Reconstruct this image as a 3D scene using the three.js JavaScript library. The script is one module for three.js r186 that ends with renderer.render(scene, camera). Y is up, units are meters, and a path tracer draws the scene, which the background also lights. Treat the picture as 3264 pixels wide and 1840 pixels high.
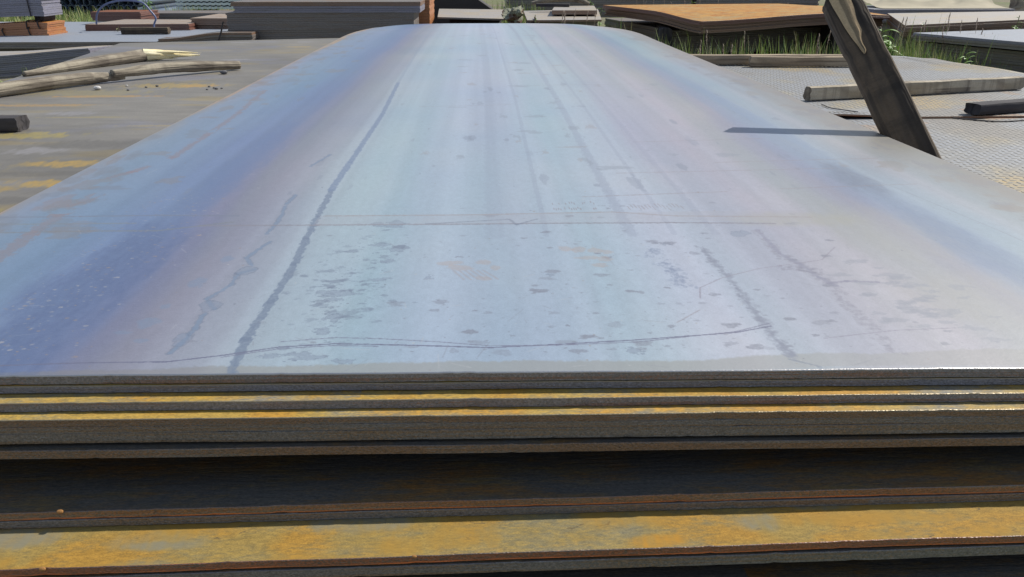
import * as THREE from 'three';
import { mergeGeometries } from 'three/addons/utils/BufferGeometryUtils.js';

// ---------------------------------------------------------------- camera, sky, sun, exposure
const scene = new THREE.Scene();
const camera = new THREE.PerspectiveCamera(38.81, 3264 / 1840, 0.05, 400);
camera.position.set(0, 1.229, 0);
camera.rotation.order = 'YXZ';
camera.rotation.set(THREE.MathUtils.degToRad(-21.48), THREE.MathUtils.degToRad(-2.16), 0);
scene.add(camera);

const sunDir = new THREE.Vector3(0.88, 1, -0.47).normalize();
{ // clear summer sky: blue overhead, paler towards the horizon, a soft aureole round the sun
  const w = 512, h = 256, data = new Float32Array(w * h * 4);
  for (let j = 0; j < h; j++) for (let i = 0; i < w; i++) {
    const el = (j + 0.5) / h * Math.PI - Math.PI / 2, az = ((i + 0.5) / w - 0.5) * 2 * Math.PI;
    const d = new THREE.Vector3(Math.cos(el) * Math.cos(az), Math.sin(el), Math.cos(el) * Math.sin(az));
    const up = Math.max(0, d.y), k = Math.pow(1 - up, 3.2);
    let r = 0.19 + 0.50 * k, g = 0.265 + 0.45 * k, b = 0.40 + 0.34 * k;
    const c = Math.max(0, d.dot(sunDir)), a = 0.25 * Math.pow(c, 8) + 0.7 * Math.pow(c, 60);
    r += a; g += a * 0.95; b += a * 0.86;
    if (d.y < 0) { const f = Math.min(1, -d.y * 12); r += (0.16 - r) * f; g += (0.15 - g) * f; b += (0.12 - b) * f; }
    const o = (j * w + i) * 4; data[o] = r * 0.86; data[o + 1] = g * 0.86; data[o + 2] = b * 0.86; data[o + 3] = 1;
  }
  const sky = new THREE.DataTexture(data, w, h, THREE.RGBAFormat, THREE.FloatType);
  sky.mapping = THREE.EquirectangularReflectionMapping; sky.magFilter = THREE.LinearFilter; sky.minFilter = THREE.LinearFilter; sky.needsUpdate = true;
  scene.background = sky; scene.environment = sky;
}
const sun = new THREE.DirectionalLight(new THREE.Color(1, 0.94, 0.84), 4.35);
sun.position.copy(sunDir).multiplyScalar(30); sun.target.position.set(0, 0.5, -6);
sun.position.add(sun.target.position);
sun.castShadow = true; sun.shadow.mapSize.set(4096, 4096);
Object.assign(sun.shadow.camera, { left: -16, right: 16, top: 16, bottom: -16, near: 1, far: 80 });
scene.add(sun, sun.target);

const renderer = new THREE.WebGLRenderer({ antialias: true });
renderer.setSize(1024, 577);
renderer.toneMapping = THREE.LinearToneMapping;
renderer.toneMappingExposure = 1.27;
renderer.shadowMap.enabled = true;

// ---------------------------------------------------------------- small tools
function rng(seed) { let a = seed >>> 0; return () => { a = (a + 0x6D2B79F5) >>> 0; let t = Math.imul(a ^ (a >>> 15), 1 | a); t = (t + Math.imul(t ^ (t >>> 7), 61 | t)) ^ t; return ((t ^ (t >>> 14)) >>> 0) / 4294967296; }; }
function hash(i, j) { let h = Math.imul(i, 374761393) + Math.imul(j, 668265263); h = Math.imul(h ^ (h >>> 13), 1274126177); return ((h ^ (h >>> 16)) >>> 0) / 4294967296; }
function vn(x, y) { const i = Math.floor(x), j = Math.floor(y); let u = x - i, v = y - j; u = u * u * (3 - 2 * u); v = v * v * (3 - 2 * v);
  const a = hash(i, j), b = hash(i + 1, j), c = hash(i, j + 1), d = hash(i + 1, j + 1); return a + (b - a) * u + (c - a) * v + (a - b - c + d) * u * v; }
function fbm(x, y, n = 4) { let s = 0, a = 0.5, t = 0; for (let k = 0; k < n; k++) { s += a * vn(x, y); t += a; a *= 0.5; x = x * 2.03 + 17.3; y = y * 2.01 + 5.7; } return s / t; }
const clamp = (x, a = 0, b = 1) => Math.min(b, Math.max(a, x));
const sstep = (a, b, x) => { const t = clamp((x - a) / (b - a)); return t * t * (3 - 2 * t); };
const lerp = (a, b, t) => a + (b - a) * t;

// a picture of w x h texels, painted in real measures: X = u * sx, Y = v * sy (or its own warp)
class Paint {
  constructor(w, h, toX, toY, fromX, fromY) { Object.assign(this, { w, h, toX, toY, fromX, fromY }); this.c = new Float32Array(w * h * 3); }
  fill(f) { const { w, h, c } = this; for (let j = 0; j < h; j++) { const Y = this.toY((j + 0.5) / h); for (let i = 0; i < w; i++) { const q = f(this.toX((i + 0.5) / w), Y), o = (j * w + i) * 3; c[o] = q[0]; c[o + 1] = q[1]; c[o + 2] = q[2]; } } return this; }
  area(x0, x1, y0, y1, f) { // f(X, Y) -> [r, g, b, alpha] or nothing
    const { w, h, c } = this, i0 = Math.max(0, Math.floor(this.fromX(x0) * w)), i1 = Math.min(w - 1, Math.ceil(this.fromX(x1) * w)), j0 = Math.max(0, Math.floor(this.fromY(y0) * h)), j1 = Math.min(h - 1, Math.ceil(this.fromY(y1) * h));
    for (let j = j0; j <= j1; j++) { const Y = this.toY((j + 0.5) / h); for (let i = i0; i <= i1; i++) { const q = f(this.toX((i + 0.5) / w), Y); if (!q || q[3] <= 0) continue; const o = (j * w + i) * 3, a = Math.min(1, q[3]); for (let k = 0; k < 3; k++) c[o + k] += (q[k] - c[o + k]) * a; } }
  }
  blob(x, y, rx, ry, col, alpha, seed = 1, rough = 0.6, rim = null, freq = 1.35) {
    this.area(x - rx * 1.6, x + rx * 1.6, Math.max(0, y - ry * 1.6), y + ry * 1.6, (X, Y) => {
      const a = (X - x) / rx, b = (Y - y) / ry, r = Math.hypot(a, b) + (fbm(a * freq + seed * 7.1, b * freq + seed * 3.3, 6) - 0.5) * 2.6 * rough;
      if (r > 1) return; const q = 0.6 + 0.55 * vn(X * 500 + seed, Y * 330); if (rim && r > 0.82) return [...rim, alpha * q]; return [...col, alpha * q * (0.6 + 0.4 * sstep(1, 0.75, r))];
    });
  }
  soft(x, y, rx, ry, col, alpha, seed = 1, rough = 0.5) {
    this.area(x - rx * 1.7, x + rx * 1.7, Math.max(0, y - ry * 1.7), y + ry * 1.7, (X, Y) => {
      const a = (X - x) / rx, b = (Y - y) / ry, r = Math.hypot(a, b) + (fbm(X * 60 + seed, Y * 14, 4) - 0.5) * rough;
      return [...col, alpha * sstep(1.15, 0.5, r) * (0.55 + 0.9 * fbm(X * 210, Y * 60 + seed, 2))];
    });
  }
  line(pts, width, col, alpha, seed = 1, rough = 0.5, breaks = 0) {
    for (let k = 0; k + 1 < pts.length; k++) { const [x0, y0] = pts[k], [x1, y1] = pts[k + 1], p = width * 2;
      this.area(Math.min(x0, x1) - p, Math.max(x0, x1) + p, Math.max(0, Math.min(y0, y1) - p), Math.max(y0, y1) + p, (X, Y) => {
        const vx = x1 - x0, vy = y1 - y0, t = clamp(((X - x0) * vx + (Y - y0) * vy) / (vx * vx + vy * vy || 1)), d = Math.hypot(X - x0 - vx * t, Y - y0 - vy * t) / width + (fbm(X * 240 + seed, Y * 110, 4) - 0.5) * 2 * rough;
        if (breaks && vn(X * 40 + seed * 3, Y * 25) < breaks) return; return [...col, alpha * sstep(1, 0.7, d) * (0.72 + 0.5 * vn(X * 420 + seed, Y * 260))];
      }); }
  }
  texture() { const { w, h, c } = this, d = new Uint8Array(w * h * 4); for (let i = 0; i < w * h; i++) { for (let k = 0; k < 3; k++) d[i * 4 + k] = clamp(c[i * 3 + k], 0, 255); d[i * 4 + 3] = 255; } return dataTex(d, w, h, true); }
}
function dataTex(d, w, h, color) { const t = new THREE.DataTexture(d, w, h, THREE.RGBAFormat); t.wrapS = t.wrapT = THREE.RepeatWrapping; t.magFilter = THREE.LinearFilter; t.minFilter = THREE.LinearMipmapLinearFilter; t.generateMipmaps = true; if (color) t.colorSpace = THREE.SRGBColorSpace; t.needsUpdate = true; return t; }
function square(n, sizeX, sizeY, m = n) { return new Paint(n, m, (u) => u * sizeX, (v) => v * sizeY, (x) => x / sizeX, (y) => y / sizeY); }
function grey(n, f, m = n) { const d = new Uint8Array(n * m * 4); for (let j = 0; j < m; j++) for (let i = 0; i < n; i++) { const g = clamp(f(i / n, j / m)) * 255, o = (j * n + i) * 4; d[o] = d[o + 1] = d[o + 2] = g; d[o + 3] = 255; } return dataTex(d, n, m, false); }
function mixc(a, b, t) { return [lerp(a[0], b[0], t), lerp(a[1], b[1], t), lerp(a[2], b[2], t)]; }

const taken = new Map();
function numbered(n) { const k = taken.get(n) || 0; taken.set(n, k + 1); return k ? n + '_' + String(k).padStart(3, '0') : n; }
function tag(o, label, category, group, kind) { o.userData.label = label; if (category) o.userData.category = category; if (group) o.userData.group = group; if (kind) o.userData.kind = kind; return o; }
function top(o, name, label, category, group, kind) { o.name = numbered(name); tag(o, label, category, group, kind); scene.add(o); return o; }
function thing(name, label, category, group, pos = [0, 0, 0]) { const g = new THREE.Group(); g.position.set(...pos); return top(g, name, label, category, group); }
function part(parent, name, geo, mat) { const m = new THREE.Mesh(geo, mat); m.name = name; parent.add(m); return m; }

// a steel plate: near-left, near-right, far-right, far-left corners as [x, z]; lift(x, z, u, v) bends it; rounded arrises; group 0 = rolled face, group 1 = cut edges and underside
function plateGeo({ c, y, t, nx = 6, nz = 6, r = 0.0012, lift = null, uv = (x, z) => [x, -z], wob = 0, seed = 1, dense = 1, edgeLen = 2, arris = false }) {
  const at = (u, v) => [0, 1].map((k) => lerp(lerp(c[0][k], c[1][k], u), lerp(c[3][k], c[2][k], u), v));
  const pos = [], nor = [], uvs = [], g0 = [], g1 = [], g2 = [];
  const Yat = (x, z, u, v) => y + (lift ? lift(x, z, u, v) : 0);
  const put = (x, yy, z, n, q) => { pos.push(x, yy, z); nor.push(...n); uvs.push(...q); return pos.length / 3 - 1; };
  const W = Math.hypot(c[1][0] - c[0][0], c[1][1] - c[0][1]), L = Math.hypot(c[3][0] - c[0][0], c[3][1] - c[0][1]), iu = r / W, iv = r / L;
  const U = (i) => lerp(iu, 1 - iu, i / nx), V = (j) => lerp(iv, 1 - iv, Math.pow(j / nz, dense));
  const grid = [], ids = [];
  for (let j = 0; j <= nz; j++) for (let i = 0; i <= nx; i++) {
    const u = U(i), v = V(j); let [x, z] = at(u, v);
    if (wob && j === 0) z += (fbm(x * 9 + seed * 13, seed * 3.7, 4) - 0.5) * wob + Math.max(0, fbm(x * 70 + seed * 5, seed, 3) - 0.66) * -0.007;
    const yy = Yat(x, z, u, v), e = 0.01, [xa, za] = at(u + e, v), [xb, zb] = at(u, v + e);
    const tx = new THREE.Vector3(xa - x, Yat(xa, za, u + e, v) - yy, za - z), tz = new THREE.Vector3(xb - x, Yat(xb, zb, u, v + e) - yy, zb - z);
    const n = lift ? tx.cross(tz).normalize() : new THREE.Vector3(0, 1, 0); if (n.y < 0) n.negate();
    grid.push([x, yy, z]); ids.push(put(x, yy, z, [n.x, n.y, n.z], uv(x, z)));
  }
  const id = (i, j) => j * (nx + 1) + i;
  for (let j = 0; j < nz; j++) for (let i = 0; i < nx; i++) g0.push(id(i, j), id(i + 1, j), id(i + 1, j + 1), id(i, j), id(i + 1, j + 1), id(i, j + 1));
  const dir = (a, b) => { const x = b[0] - a[0], z = b[1] - a[1], l = Math.hypot(x, z); return [x / l, z / l]; };
  const ax = dir(c[0], c[1]), az = dir(c[0], c[3]), out = { n: [-az[0], -az[1]], f: az, l: [-ax[0], -ax[1]], r: ax };
  const loop = []; // near, right, far, left; a corner is split in two so that both faces stay crisp
  for (let i = 0; i <= nx; i++) loop.push([id(i, 0), out.n]); for (let j = 0; j <= nz; j++) loop.push([id(nx, j), out.r]);
  for (let i = nx; i >= 0; i--) loop.push([id(i, nz), out.f]); for (let j = nz; j >= 0; j--) loop.push([id(0, j), out.l]);
  let s = 0; const rings = [];
  loop.forEach(([k, o], q) => { const p = grid[k]; if (q) { const b = grid[loop[q - 1][0]]; s += Math.hypot(p[0] - b[0], p[2] - b[2]); }
    const ring = []; for (let a = 0; a <= 3; a++) { const th = a / 3 * Math.PI / 2, sn = Math.sin(th), cs = Math.cos(th); ring.push(put(p[0] + o[0] * r * sn, p[1] - r * (1 - cs), p[2] + o[1] * r * sn, [o[0] * sn, cs, o[1] * sn], [s / edgeLen + seed * 0.37, 1 - r * th / t])); }
    ring.push(put(p[0] + o[0] * r, p[1] - t, p[2] + o[1] * r, [o[0], 0, o[1]], [s / edgeLen + seed * 0.37, 0])); ring.push(put(p[0] + o[0] * r, p[1] - t, p[2] + o[1] * r, [0, -1, 0], [p[0], p[2]])); rings.push(ring); });
  for (let q = 0; q < rings.length; q++) { const A = rings[q], B = rings[(q + 1) % rings.length]; for (let a = 0; a < 4; a++) (a < 3 ? g2 : g1).push(A[a], A[a + 1], B[a + 1], A[a], B[a + 1], B[a]); }
  const base = pos.length / 3; for (let k = 0; k < grid.length; k++) put(grid[k][0], grid[k][1] - t, grid[k][2], [0, -1, 0], [grid[k][0], grid[k][2]]);
  for (let j = 0; j < nz; j++) for (let i = 0; i < nx; i++) g1.push(base + id(i, j), base + id(i + 1, j + 1), base + id(i + 1, j), base + id(i, j), base + id(i, j + 1), base + id(i + 1, j + 1));
  const g = new THREE.BufferGeometry();
  g.setAttribute('position', new THREE.Float32BufferAttribute(pos, 3)); g.setAttribute('normal', new THREE.Float32BufferAttribute(nor, 3)); g.setAttribute('uv', new THREE.Float32BufferAttribute(uvs, 2));
  g.setIndex([...g0, ...g1, ...g2]); g.addGroup(0, g0.length, 0); g.addGroup(g0.length, g1.length, 1); g.addGroup(g0.length + g1.length, g2.length, arris ? 2 : 1);
  return g;
}
function plate(o, mats, name, label, category = 'plate', group) { return top(new THREE.Mesh(plateGeo(o), mats), name, label, category, group); }
const rect = (x0, x1, zn, zf) => [[x0, zn], [x1, zn], [x1, zf], [x0, zf]];

// ---------------------------------------------------------------- surfaces
const R = rng(11);
// the long plate: blue-grey mill scale with bands of oxide colour along the rolling direction, flaked scale, scratches
const ML = 7.23, MA = 0.35;
const mainV = (d) => (-MA + Math.sqrt(MA * MA + 4 * (1 - MA) * Math.max(0, d) / ML)) / (2 * (1 - MA));
const keys = [[-0.92, 192, 156, 118], [-0.888, 188, 156, 124], [-0.876, 140, 154, 180], [-0.80, 128, 152, 184], [-0.72, 124, 152, 188], [-0.655, 118, 146, 186], [-0.60, 108, 136, 180], [-0.56, 105, 131, 175], [-0.525, 110, 130, 172], [-0.49, 126, 136, 168], [-0.44, 140, 149, 168], [-0.36, 156, 168, 186], [-0.31, 172, 189, 206], [-0.22, 178, 199, 217], [-0.10, 180, 200, 223], [0.05, 178, 197, 221], [0.20, 183, 203, 222], [0.34, 182, 199, 216], [0.44, 184, 189, 208], [0.58, 184, 185, 200], [0.665, 176, 178, 187], [0.72, 164, 166, 186], [0.765, 146, 160, 188], [0.805, 142, 163, 189], [0.87, 158, 180, 197], [0.96, 164, 174, 185], [1.03, 160, 160, 163], [1.09, 158, 152, 150], [1.12, 156, 148, 142]];
function bandColor(x) { let k = 0; while (k < keys.length - 2 && keys[k + 1][0] < x) k++; const a = keys[k], b = keys[k + 1], t = sstep(0, 1, clamp((x - a[0]) / (b[0] - a[0]))); return [lerp(a[1], b[1], t), lerp(a[2], b[2], t), lerp(a[3], b[3], t)]; }
const mainTop = new Paint(2048, 2048, (u) => -0.9 + 2 * u, (s) => ML * (MA * s + (1 - MA) * s * s), (x) => (x + 0.9) / 2, mainV);
mainTop.fill((x, d) => {
  const wob = (fbm(x * 1.2 + 3, d * 0.9, 3) - 0.5) * 0.07 + (fbm(x * 30, d * 1.1 + 9, 2) - 0.5) * 0.02;
  let c = bandColor(x + wob); const ash = (c[0] + c[1] + c[2]) / 3; c = mixc(c, [ash, ash, ash], 0.03);
  const streak = fbm(x * 46, d * 0.35 + 4, 3) - 0.5, streak2 = fbm(x * 13 + 2, d * 0.2, 2) - 0.5, cloud = fbm(x * 3.1 + 8, d * 2.3, 5) - 0.5, grain = hash(Math.floor((x + 1) * 1024), Math.floor(mainV(d) * 2048)) - 0.5, mott = fbm(x * 160, d * 90, 2) - 0.5;
  const k = 1 + streak * 0.07 + streak2 * 0.07 + cloud * 0.07 + grain * 0.07 + mott * 0.05;
  c = [c[0] * k * (1 + cloud * 0.05 + streak2 * 0.07), c[1] * k, c[2] * k * (1 - cloud * 0.06)];
  const tint = fbm(x * 4.5 + 31, d * 0.7 + 2, 3); // oxide tint: teal to lilac
  c = [c[0] + (tint - 0.5) * 12, c[1] - (tint - 0.5) * 4, c[2] + (tint - 0.5) * 4];
  const rim = Math.min(x + 0.9, 1.1 - x); // handled long edges: worn, brownish, ragged
  const wear = sstep(0.05, 0.0, rim + (fbm(x * 20, d * 7, 3) - 0.5) * 0.09) * (x < 0 ? 0.35 : 0.5); c = mixc(c, [160, 148, 138], wear);
  // the dull, greenish border along the cut end, with its wavy outline
  const border = 0.020 + 0.016 * sstep(0.25, 0.45, x) + (fbm(x * 7 + 2, 1.5, 5) - 0.5) * 0.034; const bd = sstep(border + 0.004, border - 0.002, d + (vn(x * 300, d * 260) - 0.5) * 0.004); c = mixc(c, mixc([132, 130, 136], [160, 160, 154], sstep(-0.62, -0.12, x + (fbm(x * 12, d * 30 + 3, 3) - 0.5) * 0.25)), bd * (0.6 - 0.2 * sstep(0.2, 0.5, x)));
  return c;
});
{ const M = mainTop, flake = [136, 150, 174], rim = [112, 124, 148], dark = [112, 128, 158];
  // yellow-grey and dark oxide clouds on the right side
  M.soft(0.70, 0.50, 0.12, 0.20, [178, 179, 176], 0.35, 3); M.soft(0.70, 0.20, 0.13, 0.12, [182, 181, 178], 0.35, 5); M.soft(0.57, 0.58, 0.14, 0.05, [180, 180, 170], 0.45, 6);
  M.soft(0.805, 0.88, 0.045, 0.14, [118, 130, 156], 0.42, 9, 1.0); M.soft(0.80, 0.42, 0.05, 0.30, [122, 142, 178], 0.45, 10, 0.7); M.soft(0.83, 1.75, 0.03, 0.9, [138, 160, 196], 0.45, 12, 0.4);
  M.soft(-0.570, 0.28, 0.085, 0.40, [84, 104, 152], 0.55, 14, 0.8); M.soft(-0.55, 1.1, 0.05, 0.6, [98, 122, 172], 0.4, 15, 0.8);
  // the dark scale-free stripe running the length of the plate
  M.line([[-0.287, 0.01], [-0.293, 0.1], [-0.291, 0.22], [-0.290, 0.37], [-0.297, 0.5], [-0.302, 0.63], [-0.309, 0.82]], 0.0072, [118, 135, 162], 0.76, 2, 0.75);
  M.line([[-0.309, 0.82], [-0.308, 1.08], [-0.306, 1.74], [-0.325, 2.5]], 0.0085, [122, 142, 176], 0.75, 3, 0.5); M.line([[-0.325, 2.5], [-0.338, 3.6], [-0.353, 5.2], [-0.36, 7]], 0.007, [146, 163, 186], 0.5, 4, 0.5);
  for (const [x, w, a] of [[0.11, 0.006, 0.25], [0.255, 0.012, 0.3], [0.33, 0.006, 0.22], [0.02, 0.02, 0.16], [0.40, 0.008, 0.2]]) M.line([[x, 0.5], [x + 0.01, 2], [x - 0.01, 7.1]], w, [142, 152, 178], a, x * 50, 0.6);
  // flaked mill scale in a crooked trail
  const trail = [[-0.372, 0.063], [-0.366, 0.132], [-0.37, 0.176], [-0.36, 0.196], [-0.382, 0.232], [-0.364, 0.284], [-0.366, 0.333], [-0.346, 0.35], [-0.373, 0.405], [-0.354, 0.484], [-0.371, 0.529], [-0.367, 0.599], [-0.378, 0.718], [-0.374, 0.792], [-0.393, 1.039], [-0.369, 1.166]];
  for (let k = 0; k + 1 < trail.length; k++) { if (k === 9 || k === 13) continue; M.line([trail[k], trail[k + 1]], 0.0050, rim, 0.55, k, 0.95, 0.3); M.line([trail[k], trail[k + 1]], 0.0036, [132, 152, 182], 0.8, k + 0.1, 0.7, 0.2); }
  M.blob(-0.358, 0.345, 0.017, 0.022, [136, 152, 178], 0.55, 5, 0.5, rim); M.blob(-0.372, 0.21, 0.014, 0.02, [136, 150, 176], 0.55, 6, 0.5, rim); M.blob(-0.37, 0.10, 0.012, 0.02, [130, 148, 178], 0.5, 7, 0.5, rim);
  for (const [x, d, rx, ry] of [[-0.435, 0.155, 0.016, 0.018], [-0.455, 0.125, 0.012, 0.006], [-0.40, 0.40, 0.010, 0.016], [-0.415, 0.30, 0.012, 0.022], [-0.43, 0.21, 0.008, 0.01], [-0.42, 0.10, 0.01, 0.006]]) M.blob(x, d, rx, ry, [126, 148, 182], 0.55, x * 90 + d * 37, 0.5);
  for (const [x, d, rx, ry] of [[-0.215, 0.049, 0.020, 0.010], [-0.165, 0.033, 0.012, 0.007], [-0.255, 0.052, 0.012, 0.006], [-0.196, 0.163, 0.012, 0.014], [-0.205, 0.25, 0.030, 0.012], [-0.21, 0.225, 0.012, 0.010], [-0.155, 0.30, 0.016, 0.010], [-0.138, 0.435, 0.012, 0.02], [-0.165, 0.57, 0.022, 0.02], [-0.08, 0.31, 0.008, 0.010], [-0.2, 0.12, 0.015, 0.012], [-0.15, 0.38, 0.012, 0.012], [-0.17, 0.46, 0.014, 0.008], [0.18, 0.05, 0.010, 0.008], [0.10, 0.31, 0.004, 0.006], [0.442, 0.50, 0.016, 0.018], [0.305, 0.45, 0.007, 0.010]]) M.blob(x, d, rx, ry, flake, 0.52, x * 71 + d * 53, 1.0, rim);
  const R2 = rng(5);
  const gauss = () => (R2() + R2() + R2() - 1.5) / 1.5;
  for (let k = 0; k < 300; k++) { const x = -0.19 + gauss() * 0.13, d = 0.30 + gauss() * 0.33, s = 0.0011 + Math.pow(R2(), 5) * 0.0065; if (d < 0.01) continue; M.blob(x, d, s * 1.6, s * 1.1, rim, 0.18 + 0.36 * R2(), k, 0.95); }
  for (let k = 0; k < 420; k++) { const x = 0.2 + gauss() * 0.6, d = 0.05 + Math.pow(R2(), 1.5) * 0.65, s = 0.001 + Math.pow(R2(), 6) * 0.008; M.blob(x, d, s * 1.5, s, [128, 132, 150], 0.25 + 0.45 * R2(), k + 900, 0.7); }
  for (let k = 0; k < 46; k++) { const x = 0.60 + gauss() * 0.13, d = 0.2 + gauss() * 0.19, s = 0.003 + R2() * 0.007; if (d > 0.01) M.blob(x, d, s * 1.8, s, [152, 158, 174], 0.5, k + 77, 0.9); }
  for (let k = 0; k < 330; k++) { const x = -0.58 + gauss() * 0.13, d = 0.05 + R2() * 0.75, s = 0.0009 + R2() * R2() * 0.0024; M.blob(x, d, s * 1.4, s, R2() < 0.5 ? [196, 190, 190] : [176, 150, 132], 0.35 + 0.4 * R2(), k + 1500, 0.5); }
  for (let k = 0; k < 220; k++) { const x = -0.9 + 2 * R2(), d = 0.8 + R2() * R2() * 5, s = 0.0015 + Math.pow(R2(), 4) * 0.012; M.blob(x, d, s, s * (1.5 + 4 * R2()), [128, 138, 160], 0.2 + 0.3 * R2(), k + 2100, 0.7); }
  // long grainy scratches on the right
  const R3 = rng(17), crumbs = (pts, spread, n, col, a) => { for (let k = 0; k < n; k++) { const q = R3() * (pts.length - 1), i = Math.floor(q), f = q - i, x = lerp(pts[i][0], pts[i + 1][0], f) + (R3() + R3() - 1) * spread, d = lerp(pts[i][1], pts[i + 1][1], f) + (R3() - 0.5) * 0.02, s = 0.0012 + R3() * R3() * 0.0035; if (d > 0.006) M.blob(x, d, s * 1.3, s * 1.5, col, a * (0.4 + 0.6 * R3()), k * 1.7, 0.7); } };
  const s1 = [[0.357, 0.427], [0.359, 0.35], [0.363, 0.257], [0.360, 0.155], [0.361, 0.08], [0.363, 0.02]]; crumbs(s1, 0.010, 420, [140, 147, 168], 0.55); M.line(s1, 0.003, [144, 152, 174], 0.3, 5, 0.9, 0.3);
  const s2 = [[0.479, 0.519], [0.476, 0.44], [0.474, 0.392], [0.488, 0.345], [0.496, 0.284], [0.506, 0.251], [0.492, 0.178], [0.495, 0.111], [0.488, 0.03]]; crumbs(s2, 0.013, 420, [148, 148, 166], 0.45); M.line(s2.slice(0, 6), 0.005, [146, 148, 172], 0.55, 7, 0.9, 0.3); M.line([[0.50, 0.26], [0.53, 0.268], [0.575, 0.262]], 0.004, [140, 140, 164], 0.6, 8, 0.8);
  crumbs([[0.27, 0.43], [0.285, 0.33], [0.29, 0.25]], 0.02, 180, [134, 148, 178], 0.5); crumbs([[0.46, 0.33], [0.50, 0.31]], 0.02, 60, [140, 140, 160], 0.6);
  M.line([[0.357, 0.02], [0.40, -0.01]], 0.002, rim, 0.4); 
  // cross marks and scratches
  const rust = [158, 146, 146];
  M.line([[-0.29, 0.634], [0.0, 0.632], [0.243, 0.640], [0.356, 0.609], [0.60, 0.593]], 0.0035, rust, 0.6, 3, 0.6); M.line([[-0.50, 0.58], [-0.292, 0.577], [0.189, 0.571], [0.346, 0.567], [0.52, 0.555]], 0.0042, [140, 138, 150], 0.7, 4, 0.7);
  M.line([[-0.1, 0.578], [0.05, 0.6], [0.06, 0.565], [0.10, 0.60]], 0.003, rim, 0.6, 6, 0.6); M.area(-0.3, 0.6, 0.575, 0.635, (X, Y) => [182, 180, 190, 0.35 * (0.6 + 0.8 * fbm(X * 40, Y * 30, 3) - 0.3)]);
  M.line([[-0.9, 0.650], [-0.739, 0.648], [-0.60, 0.65], [-0.45, 0.64]], 0.004, [118, 128, 150], 0.7, 5, 0.7); M.line([[-0.9, 0.552], [-0.7, 0.557], [-0.562, 0.554], [-0.45, 0.60]], 0.004, [126, 132, 138], 0.7, 6, 0.7); M.line([[-0.9, 0.605], [-0.62, 0.60]], 0.0035, [134, 136, 130], 0.5, 7, 0.8);
  const tide = [[-0.60, 0.036], [-0.469, 0.041], [-0.369, 0.040], [-0.309, 0.055], [-0.248, 0.075], [-0.183, 0.082], [-0.129, 0.078], [-0.057, 0.071], [0.006, 0.064], [0.088, 0.070], [0.187, 0.079], [0.316, 0.096], [0.367, 0.114]];
  M.line(tide, 0.0017, [108, 110, 140], 0.85, 1, 0.5); M.line(tide.slice(4).map(([x, d]) => [x, d + 0.006 - 0.012 * Math.sin(x * 9)]), 0.0012, [116, 116, 144], 0.7, 2, 0.5); M.line(tide.slice(3, 7).map(([x, d]) => [x, d - 0.005]), 0.0014, [112, 112, 142], 0.6, 3, 0.5);
  M.line([[0.42, 0.075], [0.52, 0.095], [0.60, 0.10]], 0.0013, [140, 136, 158], 0.6); M.line([[0.30, 0.21], [0.31, 0.25], [0.355, 0.29], [0.42, 0.325], [0.53, 0.36], [0.575, 0.42]], 0.0012, [146, 140, 158], 0.65); M.line([[0.25, 0.13], [0.29, 0.17]], 0.0013, [150, 140, 150], 0.5);
  for (const [x, d, l] of [[0.40, 1.3, 0.35], [0.55, 1.05, 0.4], [0.3, 0.95, 0.5], [0.2, 0.75, 0.3], [-0.2, 1.9, 0.3], [0.2, 2.4, 0.4], [0.62, 0.8, 0.3]]) M.line([[x, d], [x + l, d + 0.03]], 0.003, [152, 140, 146], 0.45, d, 0.7);
  M.line([[0.78, 1.1], [0.86, 0.8], [0.9, 0.5], [0.92, 0.25]], 0.0015, [134, 140, 160], 0.5);
  for (let k = 0; k < 260; k++) { const x = -0.88 + 1.96 * R3(), d = 0.01 + R3() * R3() * 2.6, a = R3() * 6.28, l = 0.008 + 0.05 * R3() * R3(); M.line([[x, d], [x + Math.cos(a) * l, Math.max(0.003, d + Math.sin(a) * l)]], 0.0009, R3() < 0.55 ? [140, 144, 160] : [204, 206, 212], 0.2 + 0.25 * R3(), k, 0.5); }
  for (let k = 0; k < 420; k++) { const x = -0.89 + 1.98 * R3(), d = 0.005 + R3() * R3() * 3, q = 0.0007 + 0.0016 * R3() * R3(); M.blob(x, d, q, q * (1 + d), [[150, 122, 100], [208, 208, 210], [104, 108, 122]][k % 3], 0.3 + 0.4 * R3(), k, 0.6); }
  // rusty shoe and glove prints
  for (const [x, d, rx, ry] of [[-0.055, 0.368, 0.022, 0.012], [-0.035, 0.345, 0.02, 0.014], [0.0, 0.37, 0.012, 0.014], [0.02, 0.345, 0.010, 0.010], [0.135, 0.43, 0.014, 0.012], [0.158, 0.425, 0.012, 0.016], [0.18, 0.42, 0.012, 0.012], [0.165, 0.385, 0.016, 0.010], [0.19, 0.378, 0.012, 0.012], [0.20, 0.41, 0.010, 0.010], [0.0, 0.30, 0.01, 0.01], [0.18, 0.35, 0.012, 0.01]]) M.blob(x, d, rx, ry, [188, 166, 158], 0.42, x * 333 + d * 91, 0.5);
  for (let k = 0; k < 6; k++) M.line([[-0.045 + k * 0.009, 0.335], [-0.028 + k * 0.010, 0.295]], 0.0022, [172, 170, 180], 0.6, k, 0.4);
  for (let k = 0; k < 40; k++) { const x = 0.136 + (k % 20) * 0.0042, d = 0.70 - 0.04 * Math.floor(k / 20) + (R3() - 0.5) * 0.012; if (R3() < 0.6) M.line([[x, d], [x, d + 0.012]], 0.0011, [140, 124, 132], 0.6); }
  for (let k = 0; k < 16; k++) { const x = 0.28 + k * 0.0068, d = 0.66 + (R3() - 0.5) * 0.02; M.line([[x, d], [x - 0.002, d + 0.025]], 0.0012, [146, 132, 136], 0.5); }
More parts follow.
